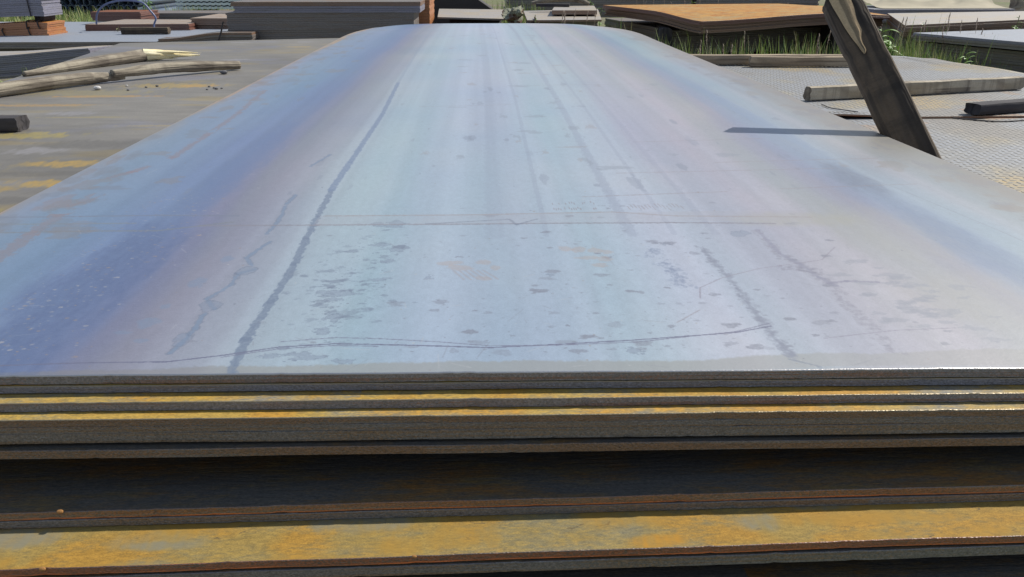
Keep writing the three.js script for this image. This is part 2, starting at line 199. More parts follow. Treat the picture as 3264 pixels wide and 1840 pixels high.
  // brown drag marks by the left edge, stains by the right edge
  M.line([[-0.761, 0.40], [-0.775, 0.55], [-0.784, 0.66], [-0.775, 0.80]], 0.016, [142, 132, 142], 0.6, 3, 0.9, 0.25); M.line([[-0.81, 0.95], [-0.782, 1.0], [-0.742, 1.15], [-0.748, 1.43], [-0.76, 1.80], [-0.80, 2.3]], 0.011, [144, 128, 138], 0.6, 4, 0.9, 0.3);
  M.blob(-0.83, 0.75, 0.03, 0.05, [146, 136, 146], 0.55, 8, 0.8); M.blob(-0.78, 0.86, 0.05, 0.02, [120, 130, 150], 0.5, 9, 0.7); M.blob(-0.72, 0.60, 0.03, 0.02, [140, 134, 144], 0.4, 11, 0.8);
  for (let k = 0; k < 130; k++) { const x = -0.885 + R2() * R2() * 0.30, d = 0.25 + R2() * 5.6; M.blob(x, d, 0.008 + 0.03 * R2(), 0.012 + 0.05 * R2(), R2() < 0.5 ? [140, 128, 126] : [122, 130, 144], 0.42, k + 60, 1.0); }
  for (let k = 0; k < 110; k++) { const x = 1.09 - Math.abs(gauss()) * 0.17, d = 0.3 + R2() * 4.6; M.blob(x, d, 0.008 + 0.03 * R2(), 0.012 + 0.05 * R2(), R2() < 0.6 ? [150, 142, 136] : [134, 134, 144], 0.4, k + 260, 0.9); }
  for (let k = 0; k < 90; k++) { const x = 0.2 + gauss() * 0.75, d = 1.0 + R2() * 5; M.blob(x, d, 0.05 * R2() * R2() + 0.006, 0.012 + 0.02 * R2(), k % 2 ? [160, 152, 156] : [140, 150, 166], 0.4, k + 360, 1.0); }
}
const grainBump = grey(512, (u, v) => 0.5 + (hash(Math.floor(u * 512), Math.floor(v * 512)) - 0.5) * 0.5 + (fbm(u * 64, v * 64, 3) - 0.5) * 0.9);
const fine = grainBump.clone(); fine.repeat.set(7, 14); fine.needsUpdate = true;
const K = new THREE.Color(0.565, 0.555, 0.54);
const mMain = new THREE.MeshPhysicalMaterial({ color: K, map: mainTop.texture(), roughness: 0.42, metalness: 0.0, ior: 2.0, bumpMap: fine, bumpScale: 0.00012 });

// cut edges of plates: grey, speckled, with rust in streaks; v runs over the thickness
function edgePaint(seed, base, rust, amount, lineRust) {
  const p = square(2048, 2, 1, 48);
  p.fill((x, v) => { const pit = fbm(x * 620 + seed * 9, v * 6, 3), lay = fbm(x * 3 + seed, v * 7 + seed * 5, 3), sp = hash(Math.floor(x * 1024), Math.floor(v * 48) + seed * 91), k = 0.62 + 0.55 * pit + 0.42 * (sp - 0.5);
    let c = [base[0] * k, base[1] * k, base[2] * k]; const f = sstep(1 - amount, 1.12 - amount, lay * 0.8 + pit * 0.35 + (vn(x * 11 + seed * 31, 0.5) - 0.5) * 0.3); c = mixc(c, [rust[0] * k, rust[1] * k, rust[2] * k], f * 0.8);
    if (lineRust) { const g = sstep(0.20, 0.10, v + (fbm(x * 60 + seed, 3, 3) - 0.5) * 0.14); c = mixc(c, [204, 104, 34], g * lineRust * (0.5 + 0.6 * vn(x * 25, 7))); }
    if (v > 0.86 && vn(x * 8 + seed * 3, 2) > 0.35) c = mixc(c, [base[0] * 0.75, base[1] * 0.72, base[2] * 0.75], 0.6);
    return c; });
  return p.texture();
}
const edgeRelief = grey(2048, (u, v) => 0.5 + (fbm(u * 1100, v * 6, 3) - 0.5) * 1.3 + (hash(Math.floor(u * 2048), Math.floor(v * 32)) - 0.5) * 0.5, 32);
const edgeMat = (seed, base, rust, amount, line = 0) => new THREE.MeshPhysicalMaterial({ map: edgePaint(seed, base, rust, amount, line), roughness: 0.5, ior: 1.9, bumpMap: edgeRelief, bumpScale: 0.0007 });
const mEdge = { grey: edgeMat(1, [122, 120, 124], [120, 88, 76], 0.42), blue: edgeMat(2, [112, 114, 126], [104, 92, 88], 0.38), brown: edgeMat(3, [110, 102, 94], [116, 82, 52], 0.62), dull: edgeMat(4, [110, 106, 102], [118, 92, 66], 0.5), orange: edgeMat(5, [118, 104, 86], [134, 84, 42], 0.55, 0.9), rusty: edgeMat(6, [112, 92, 74], [150, 78, 34], 0.6, 1.0) };

const mArris = new THREE.MeshStandardMaterial({ color: new THREE.Color(0.46, 0.45, 0.45), roughness: 0.34, metalness: 0.85, bumpMap: edgeRelief, bumpScale: 0.0002 }), mArrisDull = new THREE.MeshStandardMaterial({ color: new THREE.Color(0.30, 0.25, 0.17), roughness: 0.42, metalness: 0.5, bumpMap: edgeRelief, bumpScale: 0.0005 });
// rusted rolled faces: blue-grey scale under yellow to orange rust, streaked across
function rustFace(w, h, sx, sy, seed, steel, r1, r2, cover, stretch = 5) {
  const p = square(w, sx, sy, h), X2 = 1 / sx;
  p.fill((x, y) => { const a = fbm(x * 4.2 + seed, y * 7 + seed * 2, 4), b = fbm(x * 60 / stretch + seed * 3, y * 55, 5), s = fbm(x * 150, y * 420, 3), f = hash(Math.floor(x * w / sx), Math.floor(y * h / sy) + seed * 7) - 0.5, t = sstep(1 - cover - 0.22, 1 - cover + 0.22, a * 0.62 + b * 0.38 + (s - 0.5) * 0.28), q = fbm(x * 17 + 7, y * 23 + seed, 3), k = 1 + f * 0.24 + (s - 0.5) * 0.24; const c = mixc(steel, mixc(r1, r2, sstep(0.35, 0.65, q)), t); return [c[0] * k, c[1] * k, c[2] * k]; });
  return p;
}
const lowTopP = rustFace(2048, 1024, 2, 0.5, 3, [146, 142, 120], [172, 148, 84], [186, 146, 66], 0.58, 3);
{ const p = lowTopP; for (let k = 0; k < 30; k++) { let x = R() * 2, y = 0.005 + R() * 0.1; const q = [[x, y]]; for (let i = 0; i < 6; i++) { x += (R() - 0.35) * 0.012; y += (R() - 0.4) * 0.006; q.push([x, Math.max(0.002, y)]); } p.line(q, 0.0007, [112, 98, 74], 0.6, k, 0.9, 0.3); }
  for (let k = 0; k < 46; k++) p.soft(R() * 2, 0.004 + R() * 0.11, 0.02 + 0.06 * R(), 0.006 + 0.02 * R(), R() < 0.55 ? [190, 150, 66] : R() < 0.6 ? [150, 148, 132] : [206, 152, 54], 0.35 + 0.35 * R(), k * 3.1, 1.1); for (let k = 0; k < 500; k++) p.blob(R() * 2, R() * 0.14, 0.0008 + 0.003 * R() * R(), 0.0006 + 0.0016 * R() * R(), R() < 0.5 ? [120, 106, 76] : [196, 154, 70], 0.35, k, 0.8); p.blob(0.80, 0.006, 0.03, 0.006, [176, 178, 184], 0.8, 8, 0.9); }
const topMat = (paint, o = {}) => new THREE.MeshPhysicalMaterial({ color: new THREE.Color(0.66, 0.64, 0.62), map: paint.texture ? paint.texture() : paint, roughness: 0.6, ior: 1.7, bumpMap: grainBump, bumpScale: 0.0006, ...o });
const mLowTop = topMat(lowTopP, { color: new THREE.Color(0.59, 0.57, 0.53), roughness: 0.85, ior: 1.4 }), mLedge = topMat(rustFace(1024, 256, 2, 0.25, 8, [150, 152, 152], [196, 164, 78], [204, 156, 58], 0.66, 4), { color: new THREE.Color(0.6, 0.58, 0.55), roughness: 0.75, ior: 1.5 });
const mShadedTop = topMat(rustFace(1024, 256, 2, 0.5, 12, [98, 96, 92], [134, 108, 60], [142, 100, 48], 0.42, 3), { roughness: 0.85, ior: 1.4 });  // darker copy of the rusty tops: shade of the gaps put into the colour

// left neighbour plate: dull grey with yellow rust in shoals
const LX0 = -3.1, LX1 = -0.7, LD = 6.8;
const leftP = new Paint(1024, 2048, (u) => lerp(LX0, LX1, u), (v) => v * LD, (x) => (x - LX0) / (LX1 - LX0), (d) => d / LD); // d = distance along the plate from z = -0.7
leftP.fill((x, d) => { const a = fbm(x * 2.2 + 4, d * 2.6, 4), b = fbm(x * 9, d * 26, 4), g = hash(Math.floor(x * 420), Math.floor(d * 300)) - 0.5, k = 1 + (a - 0.5) * 0.28 + (b - 0.5) * 0.16 + g * 0.08; const blue = sstep(0.55, 0.75, fbm(x * 3 + 9, d * 4 + 3, 3)); let c = mixc([139, 137, 133], [138, 140, 156], blue * 0.7); c = mixc(c, [166, 146, 92], sstep(0.60, 0.78, fbm(x * 2.6 + 20, d * 6 + 1, 4)) * 0.45); return [c[0] * k, c[1] * k, c[2] * k]; });
{ const y = [196, 164, 84], o = [204, 160, 92], P = leftP; for (const [x, z, rx, rz, c, a] of [[-1.27, -2.55, 0.17, 0.055, y, 1], [-1.22, -2.30, 0.11, 0.05, y, 1], [-1.36, -2.24, 0.10, 0.05, y, 0.7], [-1.72, -3.02, 0.28, 0.07, [186, 170, 92], 0.85], [-2.0, -3.72, 0.4, 0.035, o, 0.7], [-1.78, -3.98, 0.3, 0.035, o, 0.8], [-1.58, -4.35, 0.26, 0.10, [190, 166, 100], 0.85], [-1.45, -4.33, 0.10, 0.06, [206, 166, 92], 0.9], [-1.9, -4.1, 0.35, 0.12, [170, 158, 108], 0.6], [-1.28, -2.02, 0.1, 0.03, [170, 156, 90], 0.8], [-1.35, -6.5, 0.12, 0.08, [188, 166, 116], 0.7], [-2.0, -6.2, 0.25, 0.1, [168, 158, 126], 0.5], [-1.6, -3.4, 0.2, 0.02, [176, 162, 104], 0.6], [-1.25, -3.2, 0.15, 0.02, [182, 166, 120], 0.6], [-1.7, -2.5, 0.3, 0.05, [168, 154, 100], 0.6]]) P.soft(x, -0.7 - z, rx, rz, c, a * 0.8, x * 31 + z, 1.3);
  for (const [x, z, rx, rz] of [[-1.3, -2.42, 0.2, 0.04], [-1.3, -2.12, 0.25, 0.05], [-1.35, -2.85, 0.25, 0.08]]) P.soft(x, -0.7 - z, rx, rz, [112, 110, 106], 0.6, x * 3, 0.9); for (const [x, z] of [[-1.48, -2.75], [-1.7, -3.5], [-1.9, -6.9], [-1.4, -6.95], [-1.6, -5.6]]) P.soft(x, -0.7 - z, 0.1, 0.06, [164, 164, 172], 0.7, x * 9, 1); }
const mLeft = new THREE.MeshPhysicalMaterial({ color: new THREE.Color(0.535, 0.515, 0.485), map: leftP.texture(), roughness: 0.6, ior: 1.7, bumpMap: grainBump, bumpScale: 0.0008 });

// chequered plate ground, background steel
const chqP = square(1024, 2.4, 5.4, 2048);
chqP.fill((x, d) => { const a = fbm(x * 3 + 2, d * 2.2, 4), g = fbm(x * 60, d * 60, 3), y = sstep(0.50, 0.75, fbm(x * 2.5 + 12, d * 2 + 7, 4) + 0.75 * sstep(0.85, 0.2, x) * sstep(1.9, 1.1, d)); let c = mixc([158, 165, 177], [150, 146, 142], sstep(0.4, 0.7, a)); c = mixc(c, [196, 166, 96], y * (0.35 + 0.9 * (g - 0.2))); const o = sstep(0.62, 0.72, fbm(x * 6 + 3, d * 9, 3)) * sstep(2.0, 2.6, d) * sstep(3.6, 3.0, d); c = mixc(c, [190, 140, 96], o * 0.7); const k = 1 + (g - 0.5) * 0.25; return [c[0] * k, c[1] * k, c[2] * k]; });
const mChq = new THREE.MeshPhysicalMaterial({ color: new THREE.Color(0.53, 0.51, 0.48), map: chqP.texture(), roughness: 0.55, ior: 1.8, bumpMap: grainBump, bumpScale: 0.0008 });
const mLug = new THREE.MeshPhysicalMaterial({ color: new THREE.Color(0.23, 0.222, 0.205), roughness: 0.8, ior: 1.5 });
const bgTex = (s, steel, r1, r2, cover) => topMat(rustFace(512, 512, 2, 2, s, steel, r1, r2, cover, 3), cover > 0.5 ? { roughness: 0.9, ior: 1.4 } : {});
const mB = { blue: bgTex(21, [150, 160, 176], [150, 150, 150], [160, 152, 140], 0.25), pale: bgTex(22, [168, 166, 166], [184, 172, 148], [176, 160, 132], 0.45), rust: bgTex(23, [176, 158, 118], [204, 154, 80], [184, 124, 58], 0.60), tan: bgTex(24, [164, 154, 146], [182, 158, 132], [160, 136, 112], 0.45), scale: bgTex(25, [116, 113, 112], [122, 102, 82], [128, 98, 72], 0.4), red: bgTex(26, [124, 92, 78], [134, 76, 52], [150, 92, 58], 0.6), slate: bgTex(27, [120, 126, 140], [128, 118, 104], [118, 108, 96], 0.3), orange: bgTex(28, [180, 130, 84], [196, 128, 60], [206, 148, 78], 0.7) };
const mE = { dark: edgeMat(11, [118, 112, 110], [112, 92, 76], 0.4), brown: edgeMat(12, [126, 104, 88], [124, 88, 60], 0.55), red: edgeMat(13, [112, 70, 56], [104, 58, 42], 0.55), orange: edgeMat(14, [184, 126, 66], [166, 98, 48], 0.6), slate: edgeMat(15, [128, 128, 148], [112, 108, 108], 0.35), black: edgeMat(16, [70, 66, 66], [76, 60, 50], 0.4) };

// timber, bark, soil, leaf
function woodTex(seed, a, b, dark, across = 0) { const p = square(1024, 1, 0.25, 256); p.fill((x, y) => { const g = fbm(x * 5 + seed, y * 90 + fbm(x * 3, y * 8 + seed, 2) * 6, 4), s = fbm(x * 2 + seed * 3, y * 260, 2), m = fbm(x * 9 + seed, y * 14, 3), st = across ? fbm(x * 60 + seed, y * 3, 3) : 0.5; let c = mixc(a, b, sstep(0.3, 0.7, g)); c = mixc(c, dark, sstep(0.56, 0.72, s) * 0.55 + sstep(0.55, 0.8, m) * 0.4 + across * sstep(0.5, 0.7, st) * 0.6); const f = hash(Math.floor(x * 1024), Math.floor(y * 1024)) * 0.16 + 0.92; return [c[0] * f, c[1] * f, c[2] * f]; }); return p.texture(); }
const woodBump = grey(512, (u, v) => fbm(u * 8, v * 120, 4), 256);
const woodMat = (seed, a, b, d, across = 0, bump = 0.004) => new THREE.MeshStandardMaterial({ map: woodTex(seed, a, b, d, across), roughness: 0.92, bumpMap: woodBump, bumpScale: bump });
const mW = { grey: woodMat(1, [150, 140, 122], [176, 166, 148], [96, 88, 80], 0.4), tan: woodMat(2, [140, 126, 108], [166, 150, 128], [88, 78, 66]), black: woodMat(3, [58, 56, 60], [72, 68, 68], [34, 33, 36]), dark: woodMat(4, [74, 65, 55], [96, 82, 66], [44, 39, 34], 0.25, 0.008), fresh: woodMat(5, [236, 222, 176], [246, 236, 200], [206, 184, 134]), bare: woodMat(6, [156, 134, 104], [178, 156, 122], [88, 78, 62], 0, 0.008), bark: woodMat(7, [120, 112, 100], [152, 144, 128], [84, 76, 68], 0.14, 0.008) };
const mBurr = new THREE.MeshStandardMaterial({ color: new THREE.Color(0.30, 0.15, 0.05), roughness: 1 });
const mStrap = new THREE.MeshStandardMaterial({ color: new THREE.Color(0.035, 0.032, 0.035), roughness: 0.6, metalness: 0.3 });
const mHose = new THREE.MeshStandardMaterial({ color: new THREE.Color(0.11, 0.14, 0.26), roughness: 0.45 });
const mPipe = new THREE.MeshPhysicalMaterial({ color: new THREE.Color(0.10, 0.135, 0.20), roughness: 0.35, ior: 1.7 });
const mStone = new THREE.MeshStandardMaterial({ color: new THREE.Color(0.12, 0.12, 0.13), roughness: 0.9 });
const mPaleStone = new THREE.MeshStandardMaterial({ color: new THREE.Color(0.5, 0.49, 0.48), roughness: 0.8 });
const mGalv = new THREE.MeshPhysicalMaterial({ color: new THREE.Color(0.62, 0.70, 0.74), roughness: 0.45, metalness: 0.2 });
const leafMat = (r, g, b) => new THREE.MeshPhysicalMaterial({ color: new THREE.Color(r, g, b), roughness: 0.6, transmission: 0.35, thickness: 0, side: THREE.DoubleSide });
const mGrass = [leafMat(0.26, 0.36, 0.08), leafMat(0.42, 0.40, 0.19), leafMat(0.12, 0.23, 0.07)], mLeaf = leafMat(0.19, 0.36, 0.06), mSeed = leafMat(0.40, 0.31, 0.24), mStem = new THREE.MeshStandardMaterial({ color: new THREE.Color(0.12, 0.13, 0.05), roughness: 0.8 });
const lumpP = square(512, 1, 1); lumpP.fill((x, y) => { const a = fbm(x * 12, y * 12, 4), b = fbm(x * 60, y * 60, 3), c = mixc([136, 138, 120], [108, 84, 68], sstep(0.40, 0.58, a)), k = 0.55 + b * 0.7; return [c[0] * k, c[1] * k, c[2] * k]; });
const mLump = new THREE.MeshStandardMaterial({ map: lumpP.texture(), roughness: 0.95 });
const tarpP = square(512, 1, 1); tarpP.fill((x, y) => { const a = fbm(x * 9, y * 9, 4), c = mixc([150, 142, 124], [176, 168, 146], a); return c; });
const mTarp = new THREE.MeshStandardMaterial({ map: tarpP.texture(), roughness: 0.9, side: THREE.DoubleSide });

// ---------------------------------------------------------------- ground
const GY = 0.25;
{ const p = square(1024, 12, 12); p.fill((x, y) => { const a = fbm(x * 0.9, y * 0.9, 4), b = fbm(x * 9, y * 9, 4), h = hash(Math.floor(x * 85), Math.floor(y * 85)); let c = mixc([112, 104, 84], [96, 104, 62], sstep(0.4, 0.62, a * 0.6 + b * 0.4)); const k = 0.75 + b * 0.4 + (h - 0.5) * 0.25; return [c[0] * k, c[1] * k, c[2] * k]; });
  const t = p.texture(); t.repeat.set(25, 25); const g = new THREE.PlaneGeometry(300, 300); g.rotateX(-Math.PI / 2); const m = new THREE.Mesh(g, new THREE.MeshStandardMaterial({ map: t, roughness: 0.95 })); m.position.set(0, GY, -40); top(m, 'ground', 'bare soil of the storage yard with weeds', null, null, 'structure'); }

// ---------------------------------------------------------------- the long stack in the foreground
const droop = (x, z) => -sstep(5.6, 8.3, -z) * (0.052 + 0.03 * Math.pow(Math.abs(x - 0.1), 4)) - 0.02 * sstep(7.2, 8.3, -z);
const stack = [ // name, y, z at x = 0, skew, thickness, top, edge, label
  ['steel_plate', 0.8, -0.8302, 0.0207, 0.0112, mMain, mEdge.grey, 'long blue-grey steel plate lying on top of the foreground stack'],
  ['steel_plate', 0.7878, -0.8290, 0.0186, 0.0087, mLedge, mEdge.blue, 'second steel plate from the top of the foreground stack, directly under the blue-grey one'],
  ['steel_plate', 0.7777, -0.8091, 0.0155, 0.0106, mLedge, mEdge.grey, 'steel plate with the upper, narrower sunlit yellow ledge in the foreground stack'],
  ['steel_plate', 0.7665, -0.7923, 0.0151, 0.0088, mLedge, mEdge.brown, 'steel plate with the lower, wider of the two thin sunlit yellow ledges'],
  ['steel_plate', 0.7574, -0.7926, 0.0157, 0.0082, mShadedTop, mEdge.dull, 'flush grey-edged steel plate directly under the lower thin yellow ledge'],
  ['steel_plate', 0.7487, -0.7930, 0.0149, 0.0128, mShadedTop, mEdge.dull, 'thicker grey-edged steel plate, second under the lower thin yellow ledge'],
  ['steel_plate', 0.7322, -0.7865, 0.0127, 0.0104, mShadedTop, mEdge.brown, 'lowest steel plate above the wide black gap of the foreground stack'],
  ['steel_plate', 0.6823, -0.7535, 0.0065, 0.0092, mShadedTop, mEdge.orange, 'steel plate with an orange rust line at the bottom of the wide black gap'],
  ['steel_plate', 0.6725, -0.7520, 0.0067, 0.0092, mShadedTop, mEdge.dull, 'grey-edged steel plate resting on the broad sunlit rusty ledge'],
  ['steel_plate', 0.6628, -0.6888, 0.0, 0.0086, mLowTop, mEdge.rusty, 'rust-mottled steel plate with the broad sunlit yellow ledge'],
  ['steel_plate', 0.6523, -0.6865, 0.001, 0.0118, mShadedTop, mEdge.dull, 'dark steel plate directly under the broad sunlit yellow ledge'],
  ['steel_plate', 0.6150, -0.672, -0.002, 0.0115, mShadedTop, mEdge.brown, 'lowest visible steel plate of the foreground stack, below the second black gap'],
];
stack.forEach(([n, y, z0, m, t, a, e, label], k) => {
  const xl = -0.9 + (k ? (R() - 0.5) * 0.03 : 0), xr = 1.1 + (k ? (R() - 0.5) * 0.03 : 0), zl = z0 + m * xl, zr = z0 + m * xr, far = -8.06 + (k ? 0.05 * R() : 0);
  const uv = k === 0 ? (x, z) => [(x + 0.9) / 2, mainV(-0.83 - z)] : a === mLowTop ? (x, z) => [(x + 0.9) / 2, (-0.67 - z) / 0.5] : (x, z) => [(x + 0.9) / 2 + k * 0.31, (-z) / 0.25 + k * 0.17];
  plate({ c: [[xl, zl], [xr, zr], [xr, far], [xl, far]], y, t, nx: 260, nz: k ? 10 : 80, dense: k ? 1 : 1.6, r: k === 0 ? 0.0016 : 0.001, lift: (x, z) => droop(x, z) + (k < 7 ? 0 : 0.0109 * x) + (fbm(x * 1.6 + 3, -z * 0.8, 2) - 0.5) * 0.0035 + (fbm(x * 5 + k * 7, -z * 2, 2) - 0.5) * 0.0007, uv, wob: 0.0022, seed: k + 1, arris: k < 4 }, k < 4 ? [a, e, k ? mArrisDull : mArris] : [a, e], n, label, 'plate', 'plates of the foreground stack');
});
// beads of burr left on two cut edges
for (const [q, x, y, z, r] of [['steel_plate_007', -0.462, 0.6775, -0.7566, 0.0026], ['steel_plate_009', -0.452, 0.6575, -0.6888, 0.0025], ['steel_plate_009', -0.075, 0.6615, -0.6888, 0.002]]) { const g = new THREE.IcosahedronGeometry(r, 2), p = g.attributes.position; for (let i = 0; i < p.count; i++) { const k = 0.6 + 0.8 * fbm(p.getX(i) * 400 + 3, p.getY(i) * 400 + p.getZ(i) * 300, 2); p.setXYZ(i, p.getX(i) * k * 1.5, p.getY(i) * k, p.getZ(i) * k); } g.computeVertexNormals(); const m = part(scene.getObjectByName(q), 'burr', g, mBurr); m.position.set(x, y, z); }
// timber bearers between the packs and under the stack
function beamGeo(L, w, h, seed, { split = 0, nx = 30, sag = 0, tipX = 0 } = {}) { // along +x from 0, base at y = 0, centred in z
  const g = new THREE.BoxGeometry(L, h, w, nx, 4, 4), p = g.attributes.position, uv = g.attributes.uv, n = g.attributes.normal;
  for (let i = 0; i < p.count; i++) { let x = p.getX(i) + L / 2, y = p.getY(i) / h, z = p.getZ(i) / w; const c = 1 - 0.10 * Math.pow(Math.abs(y * 2), 6) * Math.pow(Math.abs(z * 2), 6); const wx = fbm(x * 5 + seed, y * 2 + seed, 3) - 0.5, wz = fbm(x * 5 + seed * 2, z * 2 + 9, 3) - 0.5;
    if (split && x > L - split * 1.6) { const f = (x - (L - split * 1.6)) / (split * 1.6); x -= f * split * fbm(y * 5 + seed * 3, z * 4, 3) * 1.6 * (0.2 + Math.abs(y + 0.1) * 1.5); }
    const nn = [n.getX(i), n.getY(i), n.getZ(i)]; if (Math.abs(nn[1]) > 0.5) uv.setXY(i, x, z * w + 0.05); else if (Math.abs(nn[2]) > 0.5) uv.setXY(i, x, y * h + 0.12); else uv.setXY(i, y * h + 0.3, z * w);
    p.setXYZ(i, x + (x < 0.02 || x > L - 0.02 ? (fbm(y * 6 + seed, z * 6, 2) - 0.5) * 0.02 : 0), (y * c + 0.5) * h + wx * h * 0.10 + sag * Math.sin(x / L * Math.PI), z * c * w + wz * w * 0.12); }
  // never below the surface it lies on
  let lo = Infinity; for (let i = 0; i < p.count; i++) lo = Math.min(lo, p.getY(i)); g.translate(0, -lo, 0); g.computeVertexNormals(); return g; }
function beam(name, label, mat, a, b, y, w, h, seed, o = {}, group) { const L = Math.hypot(b[0] - a[0], b[1] - a[1]), m = new THREE.Mesh(beamGeo(L, w, h, seed, o), mat); m.position.set(a[0], y, a[1]); m.rotation.y = -Math.atan2(b[1] - a[1], b[0] - a[0]); return top(m, name, label, 'timber', group); }
for (const [y, h, tilt] of [[0.6945, 0.0265, 0], [0.6155, 0.0240, 0.0109], [GY, 0.342, 0]]) for (const z of [-1.7, -4.0, -5.4]) { const m = beam('timber_bearer', 'dark timber bearer hidden between the plates of the foreground stack', mW.black, [-0.88, z], [1.08, z], y - 0.88 * tilt, 0.09, h - 0.001, z * 3 + y, { nx: 8 }, 'bearers in the foreground stack'); m.rotation.z = tilt; }

// ---------------------------------------------------------------- leaning post by the right edge
{ const H = 0.98, W = 0.102, D = 0.066, nY = 70, g = new THREE.BoxGeometry(W, H, D, 8, nY, 6), p = g.attributes.position, n = g.attributes.normal, uv = g.attributes.uv;
  for (let i = 0; i < p.count; i++) { let x = p.getX(i), y = p.getY(i) + H / 2, z = p.getZ(i); const s = n.getX(i) || 0; const c = 1 - 0.12 * Math.pow(Math.abs(x * 2 / W), 5) * Math.pow(Math.abs(z * 2 / D), 5); const q = fbm(y * 14 + 3, x * 20, 3) - 0.5, q2 = fbm(y * 11 + 30, z * 20, 3) - 0.5, chip = Math.max(0, fbm(y * 40, x * 30 + 5, 2) - 0.62) * 0.016;
    if (Math.abs(n.getY(i)) > 0.5) uv.setXY(i, x, z + 0.1); else uv.setXY(i, y, (Math.abs(n.getZ(i)) > 0.5 ? x : z + 0.11) + 0.06);
    const topRound = sstep(H - 0.06, H, y); let yy = y; yy -= topRound * (0.022 * Math.pow(Math.max(0, -x * 2 / W), 3) + 0.012 * fbm(x * 160, z * 90, 3));
    p.setXYZ(i, x * c + q * 0.0022 - Math.sign(x) * chip, yy, z * c + q2 * 0.002); }
  g.computeVertexNormals();
  const o = thing('leaning_post', 'dark weathered timber post leaning at the right edge of the blue-grey plate', 'post'); part(o, 'post', g, mW.dark);
  // bare wood where the face has split away at the top
  const sh = new THREE.PlaneGeometry(0.060, 0.20, 10, 24), sp = sh.attributes.position, su = sh.attributes.uv, keep = [];
  const cols = 11; for (let i = 0; i < sp.count; i++) { const x = sp.getX(i), y = sp.getY(i), f = clamp((y + 0.10) / 0.20); su.setXY(i, y + 0.5, x + 0.12); const left = -0.040 + 0.004 * fbm(y * 30, 2, 3) + Math.pow(1 - f, 2) * 0.022, right = lerp(-0.016, 0.022, Math.pow(f, 0.6)) + 0.014 * (fbm(y * 34 + 8, 5, 3) - 0.5); sp.setXYZ(i, lerp(left, right, (x + 0.03) / 0.06), y, 0.0045 * (0.5 + fbm(x * 90, y * 8, 2)) * Math.sin(Math.PI * clamp((x + 0.03) / 0.06, 0.03, 0.97))); }
  sh.computeVertexNormals(); const s = part(o, 'bare_split', sh, mW.bare); s.position.set(0, H - 0.118, D / 2 + 0.0015); tag(s, 'pale bare wood where the top of the post has split');
  const topP = new THREE.Vector3(1.022, 1.160, -2.46), low = new THREE.Vector3(1.235, 0.602, -2.055), ax = topP.clone().sub(low).normalize();
  const faceZ = new THREE.Vector3(-0.05, 0, 1), zz = faceZ.clone().addScaledVector(ax, -faceZ.dot(ax)).normalize(), xx = ax.clone().cross(zz).normalize();
  o.matrixAutoUpdate = true; o.quaternion.setFromRotationMatrix(new THREE.Matrix4().makeBasis(xx, ax, zz)); o.position.copy(topP.clone().addScaledVector(ax, -H)); }

// ---------------------------------------------------------------- left neighbour stack and what lies on it
{ const c = [[-2.3, -1.0], [-0.93, -0.85], [-1.02, -7.38], [-2.86, -6.89]], cc = [[-2.02, -0.95], [-0.925, -0.86], [-0.96, -7.38], [-2.86, -6.89]];
  const lab = ['dull grey steel plate with yellow rust, topmost of the stack under the two poles', 'dark plate under the rust-stained plate of the two poles'];
  for (let k = 0; k < 7; k++) plate({ c: cc.map(([x, z]) => [x + (k ? (R() - 0.5) * 0.02 : 0), z + (k ? (R() - 0.5) * 0.03 : 0)]), y: 0.66 - k * 0.0125, t: 0.012, nx: 8, nz: 24, uv: k ? undefined : (x, z) => [(x - LX0) / (LX1 - LX0), (-0.7 - z) / LD], seed: 20 + k }, [k ? mB.scale : mLeft, mE.brown], 'steel_plate', k ? lab[1] + ', ' + ['', 'first', 'second', 'third', 'fourth', 'fifth', 'sixth'][k] + ' below' : lab[0], 'plate', k ? 'lower plates of the left stack' : undefined);
  for (const z of [-2, -4.4, -6.4]) beam('timber_bearer', 'dark timber bearer under the rust-stained left plate stack', mW.black, [-2.3 - (z < -4 ? 0.3 : 0), z], [-1.05, z - 0.1], GY, 0.12, 0.66 - 7 * 0.0125 - GY, z, { nx: 6 }, 'bearers under the left stack'); }
